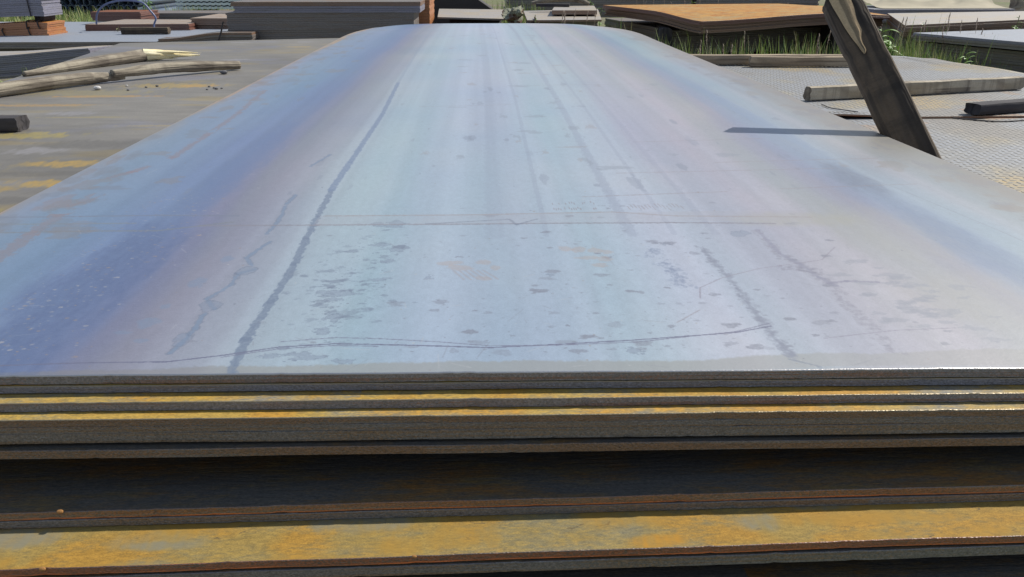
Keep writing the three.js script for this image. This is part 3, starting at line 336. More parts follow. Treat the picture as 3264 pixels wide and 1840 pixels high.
function poleGeo(pts, radii, seed, seg = 18) { // rough tapered pole through pts, with closed ends
  const curve = new THREE.CatmullRomCurve3(pts.map((q) => new THREE.Vector3(...q))), n = 60, pos = [], uv = [], idx = [], len = curve.getLength();
  for (let i = 0; i <= n; i++) { const t = i / n, c = curve.getPoint(t), tg = curve.getTangent(t), s = new THREE.Vector3(0, 1, 0).cross(tg).normalize(), u = tg.clone().cross(s), rr = t * (radii.length - 1), k = Math.min(radii.length - 2, Math.floor(rr)), r0 = lerp(radii[k], radii[k + 1], rr - k);
    for (let j = 0; j <= seg; j++) { const a = j / seg * Math.PI * 2, r = r0 * (1 + (fbm(Math.cos(a) * 1.5 + seed, t * len * 9 + Math.sin(a) * 1.5, 3) - 0.5) * 0.28); pos.push(c.x + s.x * Math.cos(a) * r + u.x * Math.sin(a) * r, c.y + s.y * Math.cos(a) * r + u.y * Math.sin(a) * r, c.z + s.z * Math.cos(a) * r + u.z * Math.sin(a) * r); uv.push(t * len, j / seg * 0.25); } }
  for (let i = 0; i < n; i++) for (let j = 0; j < seg; j++) { const a = i * (seg + 1) + j, b = a + seg + 1; idx.push(a, a + 1, b, b, a + 1, b + 1); }
  for (const [i, flip] of [[0, 0], [n, 1]]) { const c = curve.getPoint(i / n); pos.push(c.x, c.y, c.z); uv.push(0.02, 0.02); const k = pos.length / 3 - 1; for (let j = 0; j < seg; j++) { const a = i * (seg + 1) + j; flip ? idx.push(a, a + 1, k) : idx.push(a + 1, a, k); } }
  const g = new THREE.BufferGeometry(); g.setAttribute('position', new THREE.Float32BufferAttribute(pos, 3)); g.setAttribute('uv', new THREE.Float32BufferAttribute(uv, 2)); g.setIndex(idx); g.computeVertexNormals(); return g; }
{ const o = thing('broken_pole', 'weathered round pole with a freshly broken pale end, lying on the left plate', 'pole');
  part(o, 'shaft', poleGeo([[-2.52, 0.674, -4.74], [-2.36, 0.686, -5.10], [-2.15, 0.696, -5.54]], [0.014, 0.029, 0.037, 0.040], 4), mW.bark);
  const R4 = rng(31), bits = [poleGeo([[-2.16, 0.700, -5.52], [-2.02, 0.694, -5.585], [-1.84, 0.684, -5.65]], [0.040, 0.034, 0.016, 0.003], 5, 10)]; for (let k = 0; k < 7; k++) { const L = 0.10 + 0.26 * R4(), q = [-2.15 + (R4() - 0.5) * 0.02, 0.702 + (R4() - 0.5) * 0.05, -5.52 + (R4() - 0.5) * 0.03]; bits.push(poleGeo([q, [q[0] + L * 0.45, q[1] - 0.004, q[2] - L * 0.18], [q[0] + L * 0.9, q[1] - 0.012, q[2] - L * 0.36]], [0.011, 0.008, 0.001], k + 2, 5)); }
  const s = part(o, 'splintered_end', mergeGeometries(bits), mW.fresh); tag(s, 'pale freshly splintered wood'); }
{ const o = thing('forked_pole', 'long weathered pole of two overlapping lengths, lying nearest the rust-stained patch of the left plate', 'pole');
  part(o, 'shaft', poleGeo([[-2.50, 0.693, -3.52], [-2.24, 0.694, -3.97], [-2.01, 0.694, -4.39], [-1.89, 0.684, -4.53]], [0.031, 0.032, 0.031, 0.016], 8), mW.bark); part(o, 'spliced_length', poleGeo([[-1.925, 0.706, -4.47], [-1.70, 0.708, -4.74], [-1.42, 0.686, -5.03]], [0.020, 0.029, 0.031, 0.023], 11), mW.bark); }
{ const g = beamGeo(0.11, 0.012, 0.008, 3, { nx: 6 }), m = new THREE.Mesh(g, mW.fresh); m.position.set(-2.46, 0.6605, -4.47); m.rotation.y = 0.7; top(m, 'wood_chip', 'pale sliver of split wood beside the thin end of the broken pole', 'wood chip'); }
beam('timber_block', 'black timber block standing out on the rust-stained left plate', mW.black, [-2.3, -3.12], [-1.70, -3.12], 0.66, 0.09, 0.052, 6, { nx: 10 });
function stone(x, z, y, s, mat, label, group) { const g = new THREE.IcosahedronGeometry(1, 2), p = g.attributes.position; for (let i = 0; i < p.count; i++) { const a = p.getX(i), b = p.getY(i), c = p.getZ(i), k = 0.75 + 0.5 * fbm(a * 1.5 + x * 9, b * 1.5 + c * 1.7 + z, 2); p.setXYZ(i, a * k * s, b * k * s * 0.55, c * k * s * 0.8); } g.computeVertexNormals(); g.computeBoundingBox(); const m = new THREE.Mesh(g, mat); m.position.set(x, y - g.boundingBox.min.y - s * 0.03, z); return top(m, 'pebble', label, 'stone', group); }
stone(-1.45, -4.82, 0.66, 0.020, mStone, 'dark pebble just below the end of the spliced pole'); stone(-1.89, -4.20, 0.66, 0.017, mPaleStone, 'pale pebble in front of the forked pole');
for (const [x, z, s] of [[-1.80, -4.33, 0.006], [-1.73, -4.17, 0.007], [-1.68, -4.27, 0.007], [-1.64, -4.31, 0.008], [-1.31, -4.20, 0.009], [-1.37, -4.28, 0.007], [-1.33, -4.23, 0.007], [-1.35, -4.18, 0.006], [-1.29, -4.22, 0.006]]) stone(x, z, 0.66, s, x < -1.79 ? mPaleStone : mStone, 'tiny pebble scattered on the rust-stained left plate', 'pebbles on the left plate');

// ---------------------------------------------------------------- right: chequered plates with timbers
const lugGeo = (() => { const g = new THREE.SphereGeometry(1, 10, 4, 0, Math.PI * 2, 0, Math.PI / 2), p = g.attributes.position; for (let i = 0; i < p.count; i++) { const x = p.getX(i), y = p.getY(i), z = p.getZ(i); p.setXYZ(i, x * 0.0135, Math.min(y, 0.75) * 0.0019, z * 0.0048 * (1 - 0.35 * x * x)); } g.computeVertexNormals(); return g; })();
const chqLift = (x, z, u, v) => 0, farLift = (x, z) => 0.014 * sstep(1.95, 1.60, x) * sstep(3.85, 3.63, -z) - 0.03 * sstep(3.1, 3.5, x) * sstep(5.3, 6.4, -z);
function chequer(c, y, lift, label, inside) { const uv = (x, z) => [(x - 1.13) / 2.4, (-1.1 - z) / 5.4];
  const o = thing('chequered_plate', label, 'plate'); const sheet = new THREE.Mesh(plateGeo({ c, y, t: 0.008, nx: 20, nz: 24, lift, uv, seed: 5, wob: 0.004 }), [mChq, mEdge.orange]); sheet.name = 'sheet'; o.add(sheet);
  const spots = [], P = 0.029; for (let i = 0; i < 90; i++) for (let j = 0; j < 180; j++) { const x = 1.15 + i * P, z = -1.2 - j * P; if (inside(x, z)) spots.push([x, z, (i + j) % 2]); }
  const dist = (s) => Math.hypot(s[0], s[1]), seen = (s) => s[0] > 1.25 && s[0] < -s[1] * 0.71 + 0.12; spots.sort((a, b) => (seen(b) - seen(a)) || dist(a) - dist(b));
  const place = (m, s) => { m.position.set(s[0], y + (lift ? lift(s[0], s[1], 0, 0) : 0) - 0.0002, s[1]); m.rotation.y = s[2] ? Math.PI / 2 : 0; m.updateMatrix(); };
  spots.slice(0, 300).forEach((s) => place(part(o, 'raised_lug', lugGeo, mLug), s)); const rest = spots.slice(300), im = new THREE.InstancedMesh(lugGeo, mLug, rest.length), d = new THREE.Object3D(); rest.forEach((s, k) => { place(d, s); im.setMatrixAt(k, d.matrix); }); im.name = 'raised_lugs'; im.userData.kind = 'stuff'; o.add(im); return o; }
chequer([[1.145, -1.15], [3.42, -1.15], [3.42, -3.72], [1.145, -3.72]], 0.590, null, 'chequered steel plate nearest the foot of the leaning post, with yellow rust between its lugs', (x, z) => z > -3.62 && x < -z * 0.75 + 0.2 && x > 1.16);
// the far sheet lies over the near one
chequer([[1.16, -3.635], [3.44, -3.645], [3.43, -6.28], [1.2, -6.36]], 0.6005, farLift, 'chequered steel plate carrying the grey timbers, overlapping the nearer one', (x, z) => z < -3.66 && z > -6.2 && x > 1.17 && x < 3.41);
for (let k = 0; k < 5; k++) plate({ c: [[1.15 + R() * 0.02, -1.15], [3.42, -1.17], [3.43, -6.28], [1.2, -6.34]], y: 0.5815 - k * 0.0135, t: 0.013, nx: 4, nz: 4, seed: 40 + k, lift: k ? null : null }, [mB.scale, mE.brown], 'steel_plate', 'dark steel plate in the stack under the chequered plates', 'plate', 'plates under the chequered plates');
for (const z of [-1.8, -3.8, -5.9]) beam('timber_bearer', 'dark timber bearer under the chequered plate stack', mW.black, [1.2, z], [3.35, z], GY, 0.12, 0.5815 - 5 * 0.0135 - GY - 0.001, z, { nx: 6 }, 'bearers under the chequered stack');
beam('grey_timber', 'sun-bleached squared timber with a splintered end, across the chequered plate behind the post', mW.grey, [1.63, -4.10], [2.97, -4.47], 0.6035, 0.055, 0.066, 3, { split: 0.05, nx: 60 });
beam('grey_timber', 'long squared timber across the chequered plate, behind its shorter touching neighbour', mW.tan, [1.30, -5.72], [2.74, -5.64], 0.603, 0.075, 0.066, 7, { nx: 40 });
beam('grey_timber', 'shorter timber touching the front of the long one on the chequered plate', mW.tan, [1.80, -5.585], [2.70, -5.545], 0.603, 0.05, 0.066, 9, { nx: 30 });
beam('black_timber', 'black squared timber lying at the seam of the two chequered plates', mW.black, [2.22, -3.665], [2.95, -3.90], 0.6035, 0.085, 0.05, 12, { nx: 20 });
const tube = (pts, r, seg = 40, rad = 8) => new THREE.TubeGeometry(new THREE.CatmullRomCurve3(pts.map((q) => new THREE.Vector3(...q))), seg, r, rad);
top(new THREE.Mesh(tube([[2.12, 0.594, -3.63], [2.18, 0.594, -3.585], [2.25, 0.5945, -3.54], [2.36, 0.594, -3.55], [2.6, 0.594, -3.66]], 0.003), mStrap), 'sheet_gap_shade', 'bent dark line shading a sheet gap, in front of the black timber', 'strap');  // dark tube standing in for the shadow gap of a thin sheet
top(new THREE.Mesh(tube([[1.655, 0.605, -3.97], [1.65, 0.607, -3.85], [1.68, 0.613, -3.74], [1.70, 0.617, -3.67]], 0.0022), mStrap), 'gap_shade_line', 'dark line for the shade in a gap, curving out from under the splintered grey timber', 'wire');  // dark tube drawn where a narrow gap shows only shade

// ---------------------------------------------------------------- right background stacks
const ORD = ['first', 'second', 'third', 'fourth', 'fifth', 'sixth', 'seventh', 'eighth', 'ninth', 'tenth', 'eleventh', 'twelfth', 'thirteenth', 'fourteenth', 'fifteenth', 'sixteenth', 'seventeenth', 'eighteenth', 'nineteenth', 'twentieth', ...Array.from({ length: 9 }, (_, k) => 'twenty-' + ['first', 'second', 'third', 'fourth', 'fifth', 'sixth', 'seventh', 'eighth', 'ninth'][k]), 'thirtieth'];
const pile = (n, y, t, gap, c, mats, topMats, label, lowLabel, lift, group, jit = 0.03, extra = {}) => { for (let k = 0; k < n; k++) plate({ c: c.map(([x, z]) => [x + (k ? (R() - 0.5) * jit : 0), z + (k ? (R() - 0.5) * jit : 0)]), y: y - k * (t + gap), t, nx: 14, nz: 14, lift, seed: 60 + n + k, r: 0.002, uv: (x, z) => [x / 2, -z / 2], ...extra }, k ? mats : topMats, 'steel_plate', k ? lowLabel + (n > 2 ? ', ' + ORD[k] + ' from its top' : '') : label, 'plate', k ? group : undefined); };
const kLift = (x, z, u, v) => -0.05 * sstep(0.45, 0, v) * sstep(0.7, 0, u) - 0.035 * sstep(0.75, 1, u);
pile(2, 0.772, 0.019, 0.001, [[2.19, -8.42], [4.42, -9.15], [4.60, -11.4], [1.56, -10.9]], [mB.red, mE.red], [mB.rust, mE.red], 'orange-rusted bent plate on top of the stack behind the chequered plate', 'red-brown bent plate directly below the orange-rusted top plate', kLift);
pile(5, 0.731, 0.0155, 0.0005, [[2.22, -8.50], [4.40, -9.22], [4.60, -11.4], [1.6, -10.95]], [mB.scale, mE.brown], [mB.scale, mE.brown], 'brown-edged bent plate, upper one of the pack under the red-brown plates', 'brown-edged bent plate in the pack under the orange-rusted plates', kLift, 'brown plates under the rusty pair');
for (const [x, z] of [[2.0, -10.2], [3.9, -10.2]]) beam('timber_bearer', 'dark timber bearer under the orange-rusted bent stack', mW.black, [x, z + 1.1], [x + 0.25, z - 0.5], GY, 0.14, 0.60 - GY - 0.001, x, { nx: 6 }, 'bearers under the rusty stack');
pile(12, 0.575, 0.02, 0.001, [[2.1, -9.3], [4.5, -9.9], [4.6, -12], [1.7, -11.6]], [mB.scale, mE.dark], [mB.scale, mE.dark], 'dark plate on top of the low stack under the orange-rusted one', 'dark plate in the low stack under the orange-rusted one', null, 'low stack under the rusty one');
pile(3, 0.680, 0.02, 0.001, [[4.50, -5.75], [6.3, -6.3], [5.55, -8.02], [3.84, -7.45]], [mB.slate, mE.dark], [mB.blue, mE.slate], 'smooth blue-grey plate with the pointed corner, beyond the chequered plates', 'dark-edged plate under the pointed blue-grey plate', null, 'plates of the pointed stack');
pile(16, 0.60, 0.02, 0.001, [[4.56, -5.85], [6.3, -6.4], [5.55, -8.0], [3.95, -7.45]], [mB.scale, mE.dark], [mB.scale, mE.dark], 'dark plate on the lower pack below the pointed blue-grey plates', 'dark plate in the lower pack below the pointed blue-grey plates', null, 'lower pack of the pointed stack');
pile(5, 0.722, 0.02, 0.001, [[3.92, -7.78], [6.4, -9.0], [6.9, -10.3], [4.72, -9.82]], [mB.scale, mE.brown], [mB.pale, mE.brown], 'pale sandy steel plate behind the pointed blue-grey plate', 'brown-edged plate under the pale sandy plate', null, 'plates under the sandy one');
pile(15, 0.615, 0.02, 0.001, [[3.98, -7.9], [6.4, -9.1], [6.9, -10.2], [4.72, -9.7]], [mB.scale, mE.dark], [mB.scale, mE.dark], 'dark plate on the lower pack under the sandy plates', 'dark plate in the lower pack under the sandy plates', null, 'lower pack of the sandy stack');
pile(8, 0.70, 0.02, 0.001, [[5.2, -11.2], [7.1, -11.2], [7.2, -12.4], [5.2, -12.4]], [mB.slate, mE.slate], [mB.slate, mE.slate], 'dark blue-edged plate on the stack under the crumpled tarpaulin', 'dark blue-edged plate in the stack under the crumpled tarpaulin', null, 'plates under the tarpaulin');
pile(12, 0.532, 0.022, 0.001, [[5.2, -11.3], [8.6, -11.3], [8.6, -12.6], [5.2, -12.6]], [mB.scale, mE.dark], [mB.scale, mE.dark], 'dark plate on the base pack below the stumps and the tarpaulin', 'dark plate in the base pack below the blue-edged plates', null, 'base pack at the far right');
{ const g = new THREE.PlaneGeometry(1.75, 1.0, 60, 34); g.rotateX(-Math.PI / 2); const p = g.attributes.position; for (let i = 0; i < p.count; i++) { const x = p.getX(i), z = p.getZ(i); const f = Math.abs(fbm(x * 2.2 + z * 1.5 + 3, z * 1.7, 3) - 0.5) * 2; p.setY(i, 0.006 + 0.22 * f * sstep(0.5, -0.3, z) * (0.5 + 0.5 * sstep(-0.9, 0.2, x)) + 0.10 * sstep(0.45, -0.5, z)); } g.computeVertexNormals(); const m = new THREE.Mesh(g, mTarp); m.position.set(6.25, 0.70, -11.82); top(m, 'tarpaulin', 'crumpled sandy grey tarpaulin on the blue-edged plates at the far right', 'tarpaulin'); }
for (const [x, r, h] of [[7.55, 0.10, 0.34], [7.82, 0.085, 0.32], [8.08, 0.09, 0.34]]) { const g = poleGeo([[x, 0.533, -11.9], [x + 0.01, 0.533 + h * 0.5, -11.9], [x - 0.005, 0.533 + h, -11.92]], [r * 1.05, r, r * 0.95], x * 3, 14); top(new THREE.Mesh(g, mW.grey), 'wood_stump', 'upright grey wooden stump beside the crumpled tarpaulin', 'stump', 'stumps beside the tarpaulin'); }
pile(14, 0.94, 0.03, 0.0012, [[0.42, -13.0], [3.2, -13.0], [3.2, -14.6], [0.42, -14.6]], [mB.scale, mE.dark], [mB.orange, mE.brown], 'rusty plate on top of the tall dark stack far behind the mossy lump', 'dark plate in the tall stack far behind the mossy lump', null, 'tall dark stack far behind');
pile(14, 0.95, 0.03, 0.0012, [[3.3, -13.1], [5.2, -13.1], [5.3, -14.6], [3.3, -14.6]], [mB.scale, mE.dark], [mB.scale, mE.dark], 'dark plate on top of the tall stack far behind the orange-rusted plate', 'dark plate in the tall stack far behind the orange-rusted plate', null, 'tall dark stack behind the rusty one');

// ---------------------------------------------------------------- centre background
pile(1, 0.70, 0.018, 0.001, [[-0.47, -9.67], [0.28, -9.30], [0.34, -11.35], [-0.54, -11.6]], [mB.pale, mE.dark], [mB.pale, mE.dark], 'raised pale grey plate behind the far end of the long plate, beside the tall block');
beam('timber_bearer', 'dark timber bearer under the raised pale grey plate', mW.black, [-0.35, -10.6], [0.25, -10.4], GY, 0.12, 0.70 - 0.018 - GY - 0.001, 2, { nx: 5 });
{ const s = new THREE.Shape([[-0.95, 0.25], [0.35, 0.25], [0.19, 0.66], [-0.02, 0.80], [-0.30, 0.96], [-0.95, 0.98]].map((q) => new THREE.Vector2(...q))), g = new THREE.ExtrudeGeometry(s, { depth: 0.5, bevelEnabled: true, bevelSize: 0.01, bevelThickness: 0.01, bevelSegments: 1 }); const m = new THREE.Mesh(g, mStrap); m.position.set(0, 0, -12.55); top(m, 'shadowed_plate_stack', 'shadowed plate stack painted near black, with a sloping side, behind the raised pale grey plate', 'heap'); }  // slanted plate stack; its shadow is put into the near-black colour
{ const o = thing('mossy_lump', 'mossy broken lump with a rusty curled sheet beyond the end of the long plate', 'rubble'); const g = new THREE.IcosahedronGeometry(0.17, 5), p = g.attributes.position, uv = g.attributes.uv; for (let i = 0; i < p.count; i++) { const x = p.getX(i), y = p.getY(i), z = p.getZ(i), k = 0.45 + 1.1 * Math.abs(fbm(x * 11 + 5, y * 13 + z * 9, 4) - 0.25) + 0.25 * Math.round(vn(x * 14, y * 14 + z * 5) * 3) / 3; p.setXYZ(i, x * k * 0.75, y * k * 0.62 + 0.10 * x, z * k); uv.setXY(i, x * 2 + z, y * 2 + z); } g.computeVertexNormals(); const l = part(o, 'lump', g, mLump); l.position.set(0.36, 0.735, -9.05);
  const c = new THREE.CylinderGeometry(0.15, 0.15, 0.4, 24, 1, true, 0.25, 1.5); c.rotateX(Math.PI / 2); const q = part(o, 'curled_sheet', c, new THREE.MeshStandardMaterial({ color: new THREE.Color(0.20, 0.11, 0.07), roughness: 0.9, side: THREE.DoubleSide })); q.position.set(0.44, 0.70, -9.1); const b = part(o, 'block', beamGeo(0.35, 0.3, 0.40, 5, { nx: 8 }), mLump); b.position.set(0.2, GY, -9.05); }
pile(1, 0.70, 0.02, 0.001, [[0.50, -9.05], [1.30, -9.12], [1.57, -11.4], [0.56, -11.0]], [mB.pale, mE.dark], [mB.pale, mE.brown], 'pale low plate behind the far right corner of the long plate, under the stepped one');
pile(1, 0.765, 0.045, 0.001, [[0.82, -9.75], [1.33, -9.72], [1.45, -10.9], [0.95, -10.9]], [mB.pale, mE.brown], [mB.pale, mE.brown], 'thick stepped plate piece lying on the pale low plate');
pile(9, 0.679, 0.022, 0.001, [[0.55, -9.2], [1.27, -9.2], [1.5, -11.2], [0.6, -10.9]], [mB.scale, mE.dark], [mB.scale, mE.dark], 'dark plate on top of the base under the pale low plate', 'dark plate in the base under the pale low plate', null, 'base of the pale low plate');
beam('timber_block', 'dark timber block across the pale low plate, with mossy debris behind', mW.black, [0.70, -10.62], [1.10, -10.55], 0.7665, 0.08, 0.036, 5, { nx: 8 });
{ const g = poleGeo([[0.66, 0.79, -10.95], [0.95, 0.85, -10.95], [1.18, 0.86, -10.9], [1.38, 0.79, -10.85]], [0.02, 0.045, 0.05, 0.02], 15); top(new THREE.Mesh(g, mW.bark), 'fallen_branch', 'mossy branch with a rusty bark lying behind the dark timber block', 'branch'); }

// ---------------------------------------------------------------- tall block behind the far end, left
const gl = (c) => c;
for (let k = 0; k < 30; k++) { const y = 0.902 - k * 0.0205, band = k < 2 ? 0 : k < 5 ? 1 : 2, xl = [-2.44, -2.42, -2.50][band] + (R() - 0.5) * 0.02, xr = [-0.585, -0.59, -0.655][band] + (R() - 0.5) * 0.012, zf = -8.62 + (R() - 0.5) * 0.010 + (band === 1 ? 0.012 : 0);
  plate({ c: rect(xl, xr, zf, -9.35), y, t: 0.0198, nx: 3, nz: 3, seed: 80 + k, r: 0.002, uv: (x, z) => [x / 2, -z / 2] }, [mB.scale, [mE.brown, mE.slate, mE.dark][band]], 'steel_plate', ['brown-edged plate', 'bluish-edged plate', 'dark plate'][band] + ' of the tall block behind the long plate, ' + ORD[k] + ' from its top', 'plate', ['top plates of the tall block', 'bluish plates of the tall block', 'dark plates of the tall block'][band]); }
for (let k = 0; k < 20; k++) plate({ c: rect(-2.0 + R() * 0.02, -0.540 + (R() - 0.5) * 0.012, -9.42, -10.4), y: 0.905 - k * 0.0312, t: 0.0305, nx: 3, nz: 3, seed: 120 + k, r: 0.003, uv: (x, z) => [x / 2, -z / 2] }, [mB.orange, mE.orange], 'steel_plate', 'orange-edged plate in the pack close behind the tall block, ' + ORD[k] + ' from its top', 'plate', 'orange pack behind the tall block');
pile(5, 0.632, 0.02, 0.001, [[-3.10, -8.35], [-2.2, -8.35], [-2.2, -8.58], [-3.10, -8.58]], [mB.scale, mE.dark], [mB.scale, mE.brown], 'narrow bent dark offcut at the left foot of the tall block', 'dark offcut under the narrow one beside the tall block', (x) => -0.055 * sstep(-2.5, -3.05, x), 'offcuts at the foot of the tall block');
beam('timber_bearer', 'dark timber bearer under the offcuts at the foot of the tall block', mW.black, [-2.7, -8.47], [-2.25, -8.47], GY, 0.1, 0.5 - GY, 4, { nx: 4 });
top(new THREE.Mesh(tube([[-2.53, 0.52, -8.30], [-2.49, 0.62, -8.32], [-2.455, 0.735, -8.34]], 0.008, 12), mStrap), 'iron_stake', 'thin dark stake standing at the left corner of the tall block', 'stake');

// ---------------------------------------------------------------- left background
pile(3, 0.500, 0.02, 0.001, [[-7.0, -8.98], [-2.75, -8.98], [-2.75, -12.2], [-7.0, -12.4]], [mB.slate, mE.dark], [mB.blue, mE.dark], 'wide light blue-grey plate under the strapped rusty bundles', 'dark-edged plate below the wide light blue-grey plate', null, 'plates below the wide blue-grey one');
pile(8, 0.436, 0.022, 0.001, [[-6.8, -9.3], [-2.9, -9.3], [-2.9, -12.1], [-6.8, -12.2]], [mB.scale, mE.dark], [mB.scale, mE.dark], 'dark plate on the base pack below the wide blue-grey plates', 'dark plate in the base pack below the wide blue-grey plates', null, 'base pack of the left background');
pile(12, 0.530, 0.0145, 0.0012, [[-4.70, -6.92], [-3.40, -7.52], [-3.27, -7.80], [-4.6, -7.6]], [mB.slate, mE.slate], [mB.pale, mE.slate], 'pale plate left of the poles, lying lower than the wide blue-grey plate', 'dark-edged plate under the pale plate left of the poles', (x) => 0.036 * sstep(-4.1, -3.35, x), 'low plates left of the poles', 0.02);
function bundle(y, n, t, x0, x1, z0, z1, lift, mats, label, straps) { const o = thing('sheet_bundle', label, 'bundle', 'strapped sheet bundles'); for (let k = 0; k < n; k++) { const m = new THREE.Mesh(plateGeo({ c: rect(x0 + (R() - 0.5) * 0.02, x1 + (R() - 0.5) * 0.02, z0 + (R() - 0.5) * 0.012, z1), y: y - k * (t + 0.0008), t, nx: 16, nz: 2, lift, seed: 150 + k, r: 0.002, uv: (x, z) => [x / 2, -z / 2] }), mats); m.name = 'sheet'; o.add(m); }
  const H = n * (t + 0.0008); for (const [x, dx] of straps) part(o, 'strap', tube([[x, y + lift(x) + 0.008, z1 + 0.1], [x, y + lift(x) + 0.008, z0 + 0.0], [x + dx * 0.3, y + lift(x) - H * 0.3, z0 + 0.012], [x + dx, y + lift(x) - H - 0.004, z0 + 0.012]], 0.007, 30, 6), mStrap); return o; }
const cl = (x) => -0.055 * sstep(-4.9, -6.2, x) - 0.012 * sstep(-5.0, -4.75, x);
bundle(0.572, 3, 0.0225, -6.6, -4.87, -9.85, -10.3, cl, [mB.orange, mE.orange], 'lower orange strapped bundle of sheets resting on the wide blue-grey plate', [[-5.37, 0.03], [-5.08, 0.02]]);
bundle(0.643, 3, 0.0225, -6.6, -4.88, -9.88, -10.3, cl, [mB.orange, mE.orange], 'upper orange strapped bundle of sheets, just under the grey bundle', [[-5.10, 0.0], [-4.98, 0.02]]);
for (const x of [-5.9, -5.0]) beam('timber_bearer', 'dark timber bearer between the orange bundle and the grey bundle', mW.black, [x, -9.98], [x, -10.25], 0.645 + cl(x) - 0.001, 0.1, 0.068, x, { nx: 5 }, 'bearers between the bundles');
bundle(0.935, 10, 0.0218, -6.6, -4.88, -9.86, -10.3, (x) => cl(x) * 0.8, [mB.slate, mE.slate], 'tall grey strapped bundle of sheets at the left, on top of the orange ones', [[-5.40, 0.0], [-5.03, 0.01]]);
pile(5, 0.575, 0.018, 0.0006, [[-4.76, -10.55], [-3.55, -10.62], [-3.5, -11.5], [-4.7, -11.6]], [mB.red, mE.red], [mB.tan, mE.red], 'greyish plate with red-brown edges, beside the orange bundles on the wide plate', 'red-brown plate under the greyish one beside the orange bundles', null, 'red-brown plates beside the bundles');
pile(6, 0.66, 0.018, 0.0006, [[-5.2, -11.75], [-4.55, -11.75], [-4.5, -12.3], [-5.2, -12.3]], [mB.red, mE.red], [mB.red, mE.red], 'short red-brown plate on the pack behind the orange bundles', 'short red-brown plate in the pack behind the orange bundles', null, 'short red-brown pack');
pile(4, 0.628, 0.02, 0.0006, [[-3.60, -10.85], [-3.10, -10.80], [-3.05, -11.8], [-3.55, -11.9]], [mB.scale, mE.brown], [mB.tan, mE.brown], 'tan topped plate near the left side of the tall block', 'brown plate under the tan topped one', null, 'plates under the tan one');
pile(2, 0.54, 0.02, 0.0006, [[-3.58, -10.88], [-3.10, -10.85], [-3.05, -11.8], [-3.55, -11.9]], [mB.scale, mE.brown], [mB.scale, mE.brown], 'dark brown spacer plate under the tan plates', 'dark brown bottom plate under the tan plates', null);
pile(13, 0.60, 0.026, 0.001, [[-5.5, -12.6], [-3.0, -12.6], [-3.0, -13.4], [-5.5, -13.4]], [mB.scale, mE.dark], [mB.scale, mE.dark], 'dark plate on top of the low row in front of the blue pipes', 'dark plate in the low row in front of the blue pipes', null, 'dark row in front of the pipes');
beam('timber_block', 'brown timber block lying on the wide light blue-grey plate', mW.dark, [-4.10, -10.0], [-3.57, -10.0], 0.5005, 0.09, 0.075, 21, { nx: 10 });
top(new THREE.Mesh(tube([[-4.60, 0.585, -10.5], [-4.55, 0.70, -10.45], [-4.43, 0.80, -10.4], [-4.28, 0.845, -10.4], [-4.10, 0.85, -10.4], [-3.97, 0.82, -10.4], [-3.90, 0.735, -10.4], [-3.85, 0.652, -10.4], [-3.88, 0.585, -10.4], [-3.885, 0.512, -10.38]], 0.011, 60), mHose), 'blue_hose', 'blue hose arching over the red-brown plates in front of the pipes', 'hose');
// pipes, open ends towards the yard
{ const r = 0.068, L = 3, g = new THREE.LatheGeometry([[r * 0.84, 0], [r, 0], [r, L], [r * 0.84, L], [r * 0.84, 0]].map((q) => new THREE.Vector2(...q)), 20); g.rotateX(-Math.PI / 2);
  const R5 = rng(77); for (let row = 0; row < 4; row++) for (let k = 0; k < 19 - (row % 2); k++) { const m = new THREE.Mesh(g, mPipe); m.position.set(-9.35 + (k + (row % 2) * 0.5) * (2 * r + 0.004) + (R5() - 0.5) * 0.003, 0.255 + r + row * (r * 1.745), -17.6 + (R5() - 0.5) * 0.16); top(m, 'steel_pipe', 'dark blue pipe with its open end towards the plates, in the pipe pile', 'pipe', 'pipe pile behind the left stacks'); } }
for (let k = 0; k < 7; k++) { const g = new THREE.BoxGeometry(3.6, 0.05, 1.6, 90, 1, 1), p = g.attributes.position; for (let i = 0; i < p.count; i++) p.setY(i, p.getY(i) + 0.010 * Math.sin(p.getX(i) * 55)); g.computeVertexNormals(); const m = new THREE.Mesh(g, mGalv); m.position.set(-4.35, 0.44 + k * 0.075, -18.6); top(m, 'corrugated_sheet', 'pale corrugated sheet pack in the pile beside the blue pipes', 'sheet', 'pale corrugated pile beside the pipes'); }
for (const x of [-5.8, -4.3, -2.8]) beam('timber_bearer', 'timber bearer under the pale corrugated pile', mW.tan, [x, -17.9], [x, -19.3], GY, 0.12, 0.155, x, { nx: 4 }, 'bearers under the corrugated pile');

// ---------------------------------------------------------------- plants
function bladeGeo(list) { const pos = [], idx = []; for (const [x, y, z, h, lean, az, w] of list) { const b = pos.length / 3, sx = Math.cos(az + 1.57) * w, sz = Math.sin(az + 1.57) * w; for (let k = 0; k <= 4; k++) { const t = k / 4, o = lean * t * t, ww = (1 - t * t) * 0.9 + 0.1; pos.push(x + Math.cos(az) * o - sx * ww, y + h * t * (1 - 0.2 * t * lean), z + Math.sin(az) * o - sz * ww, x + Math.cos(az) * o + sx * ww, y + h * t * (1 - 0.2 * t * lean), z + Math.sin(az) * o + sz * ww); if (k < 4) idx.push(b + 2 * k, b + 2 * k + 1, b + 2 * k + 2, b + 2 * k + 1, b + 2 * k + 3, b + 2 * k + 2); } } const g = new THREE.BufferGeometry(); g.setAttribute('position', new THREE.Float32BufferAttribute(pos, 3)); g.setIndex(idx); g.computeVertexNormals(); return g; }
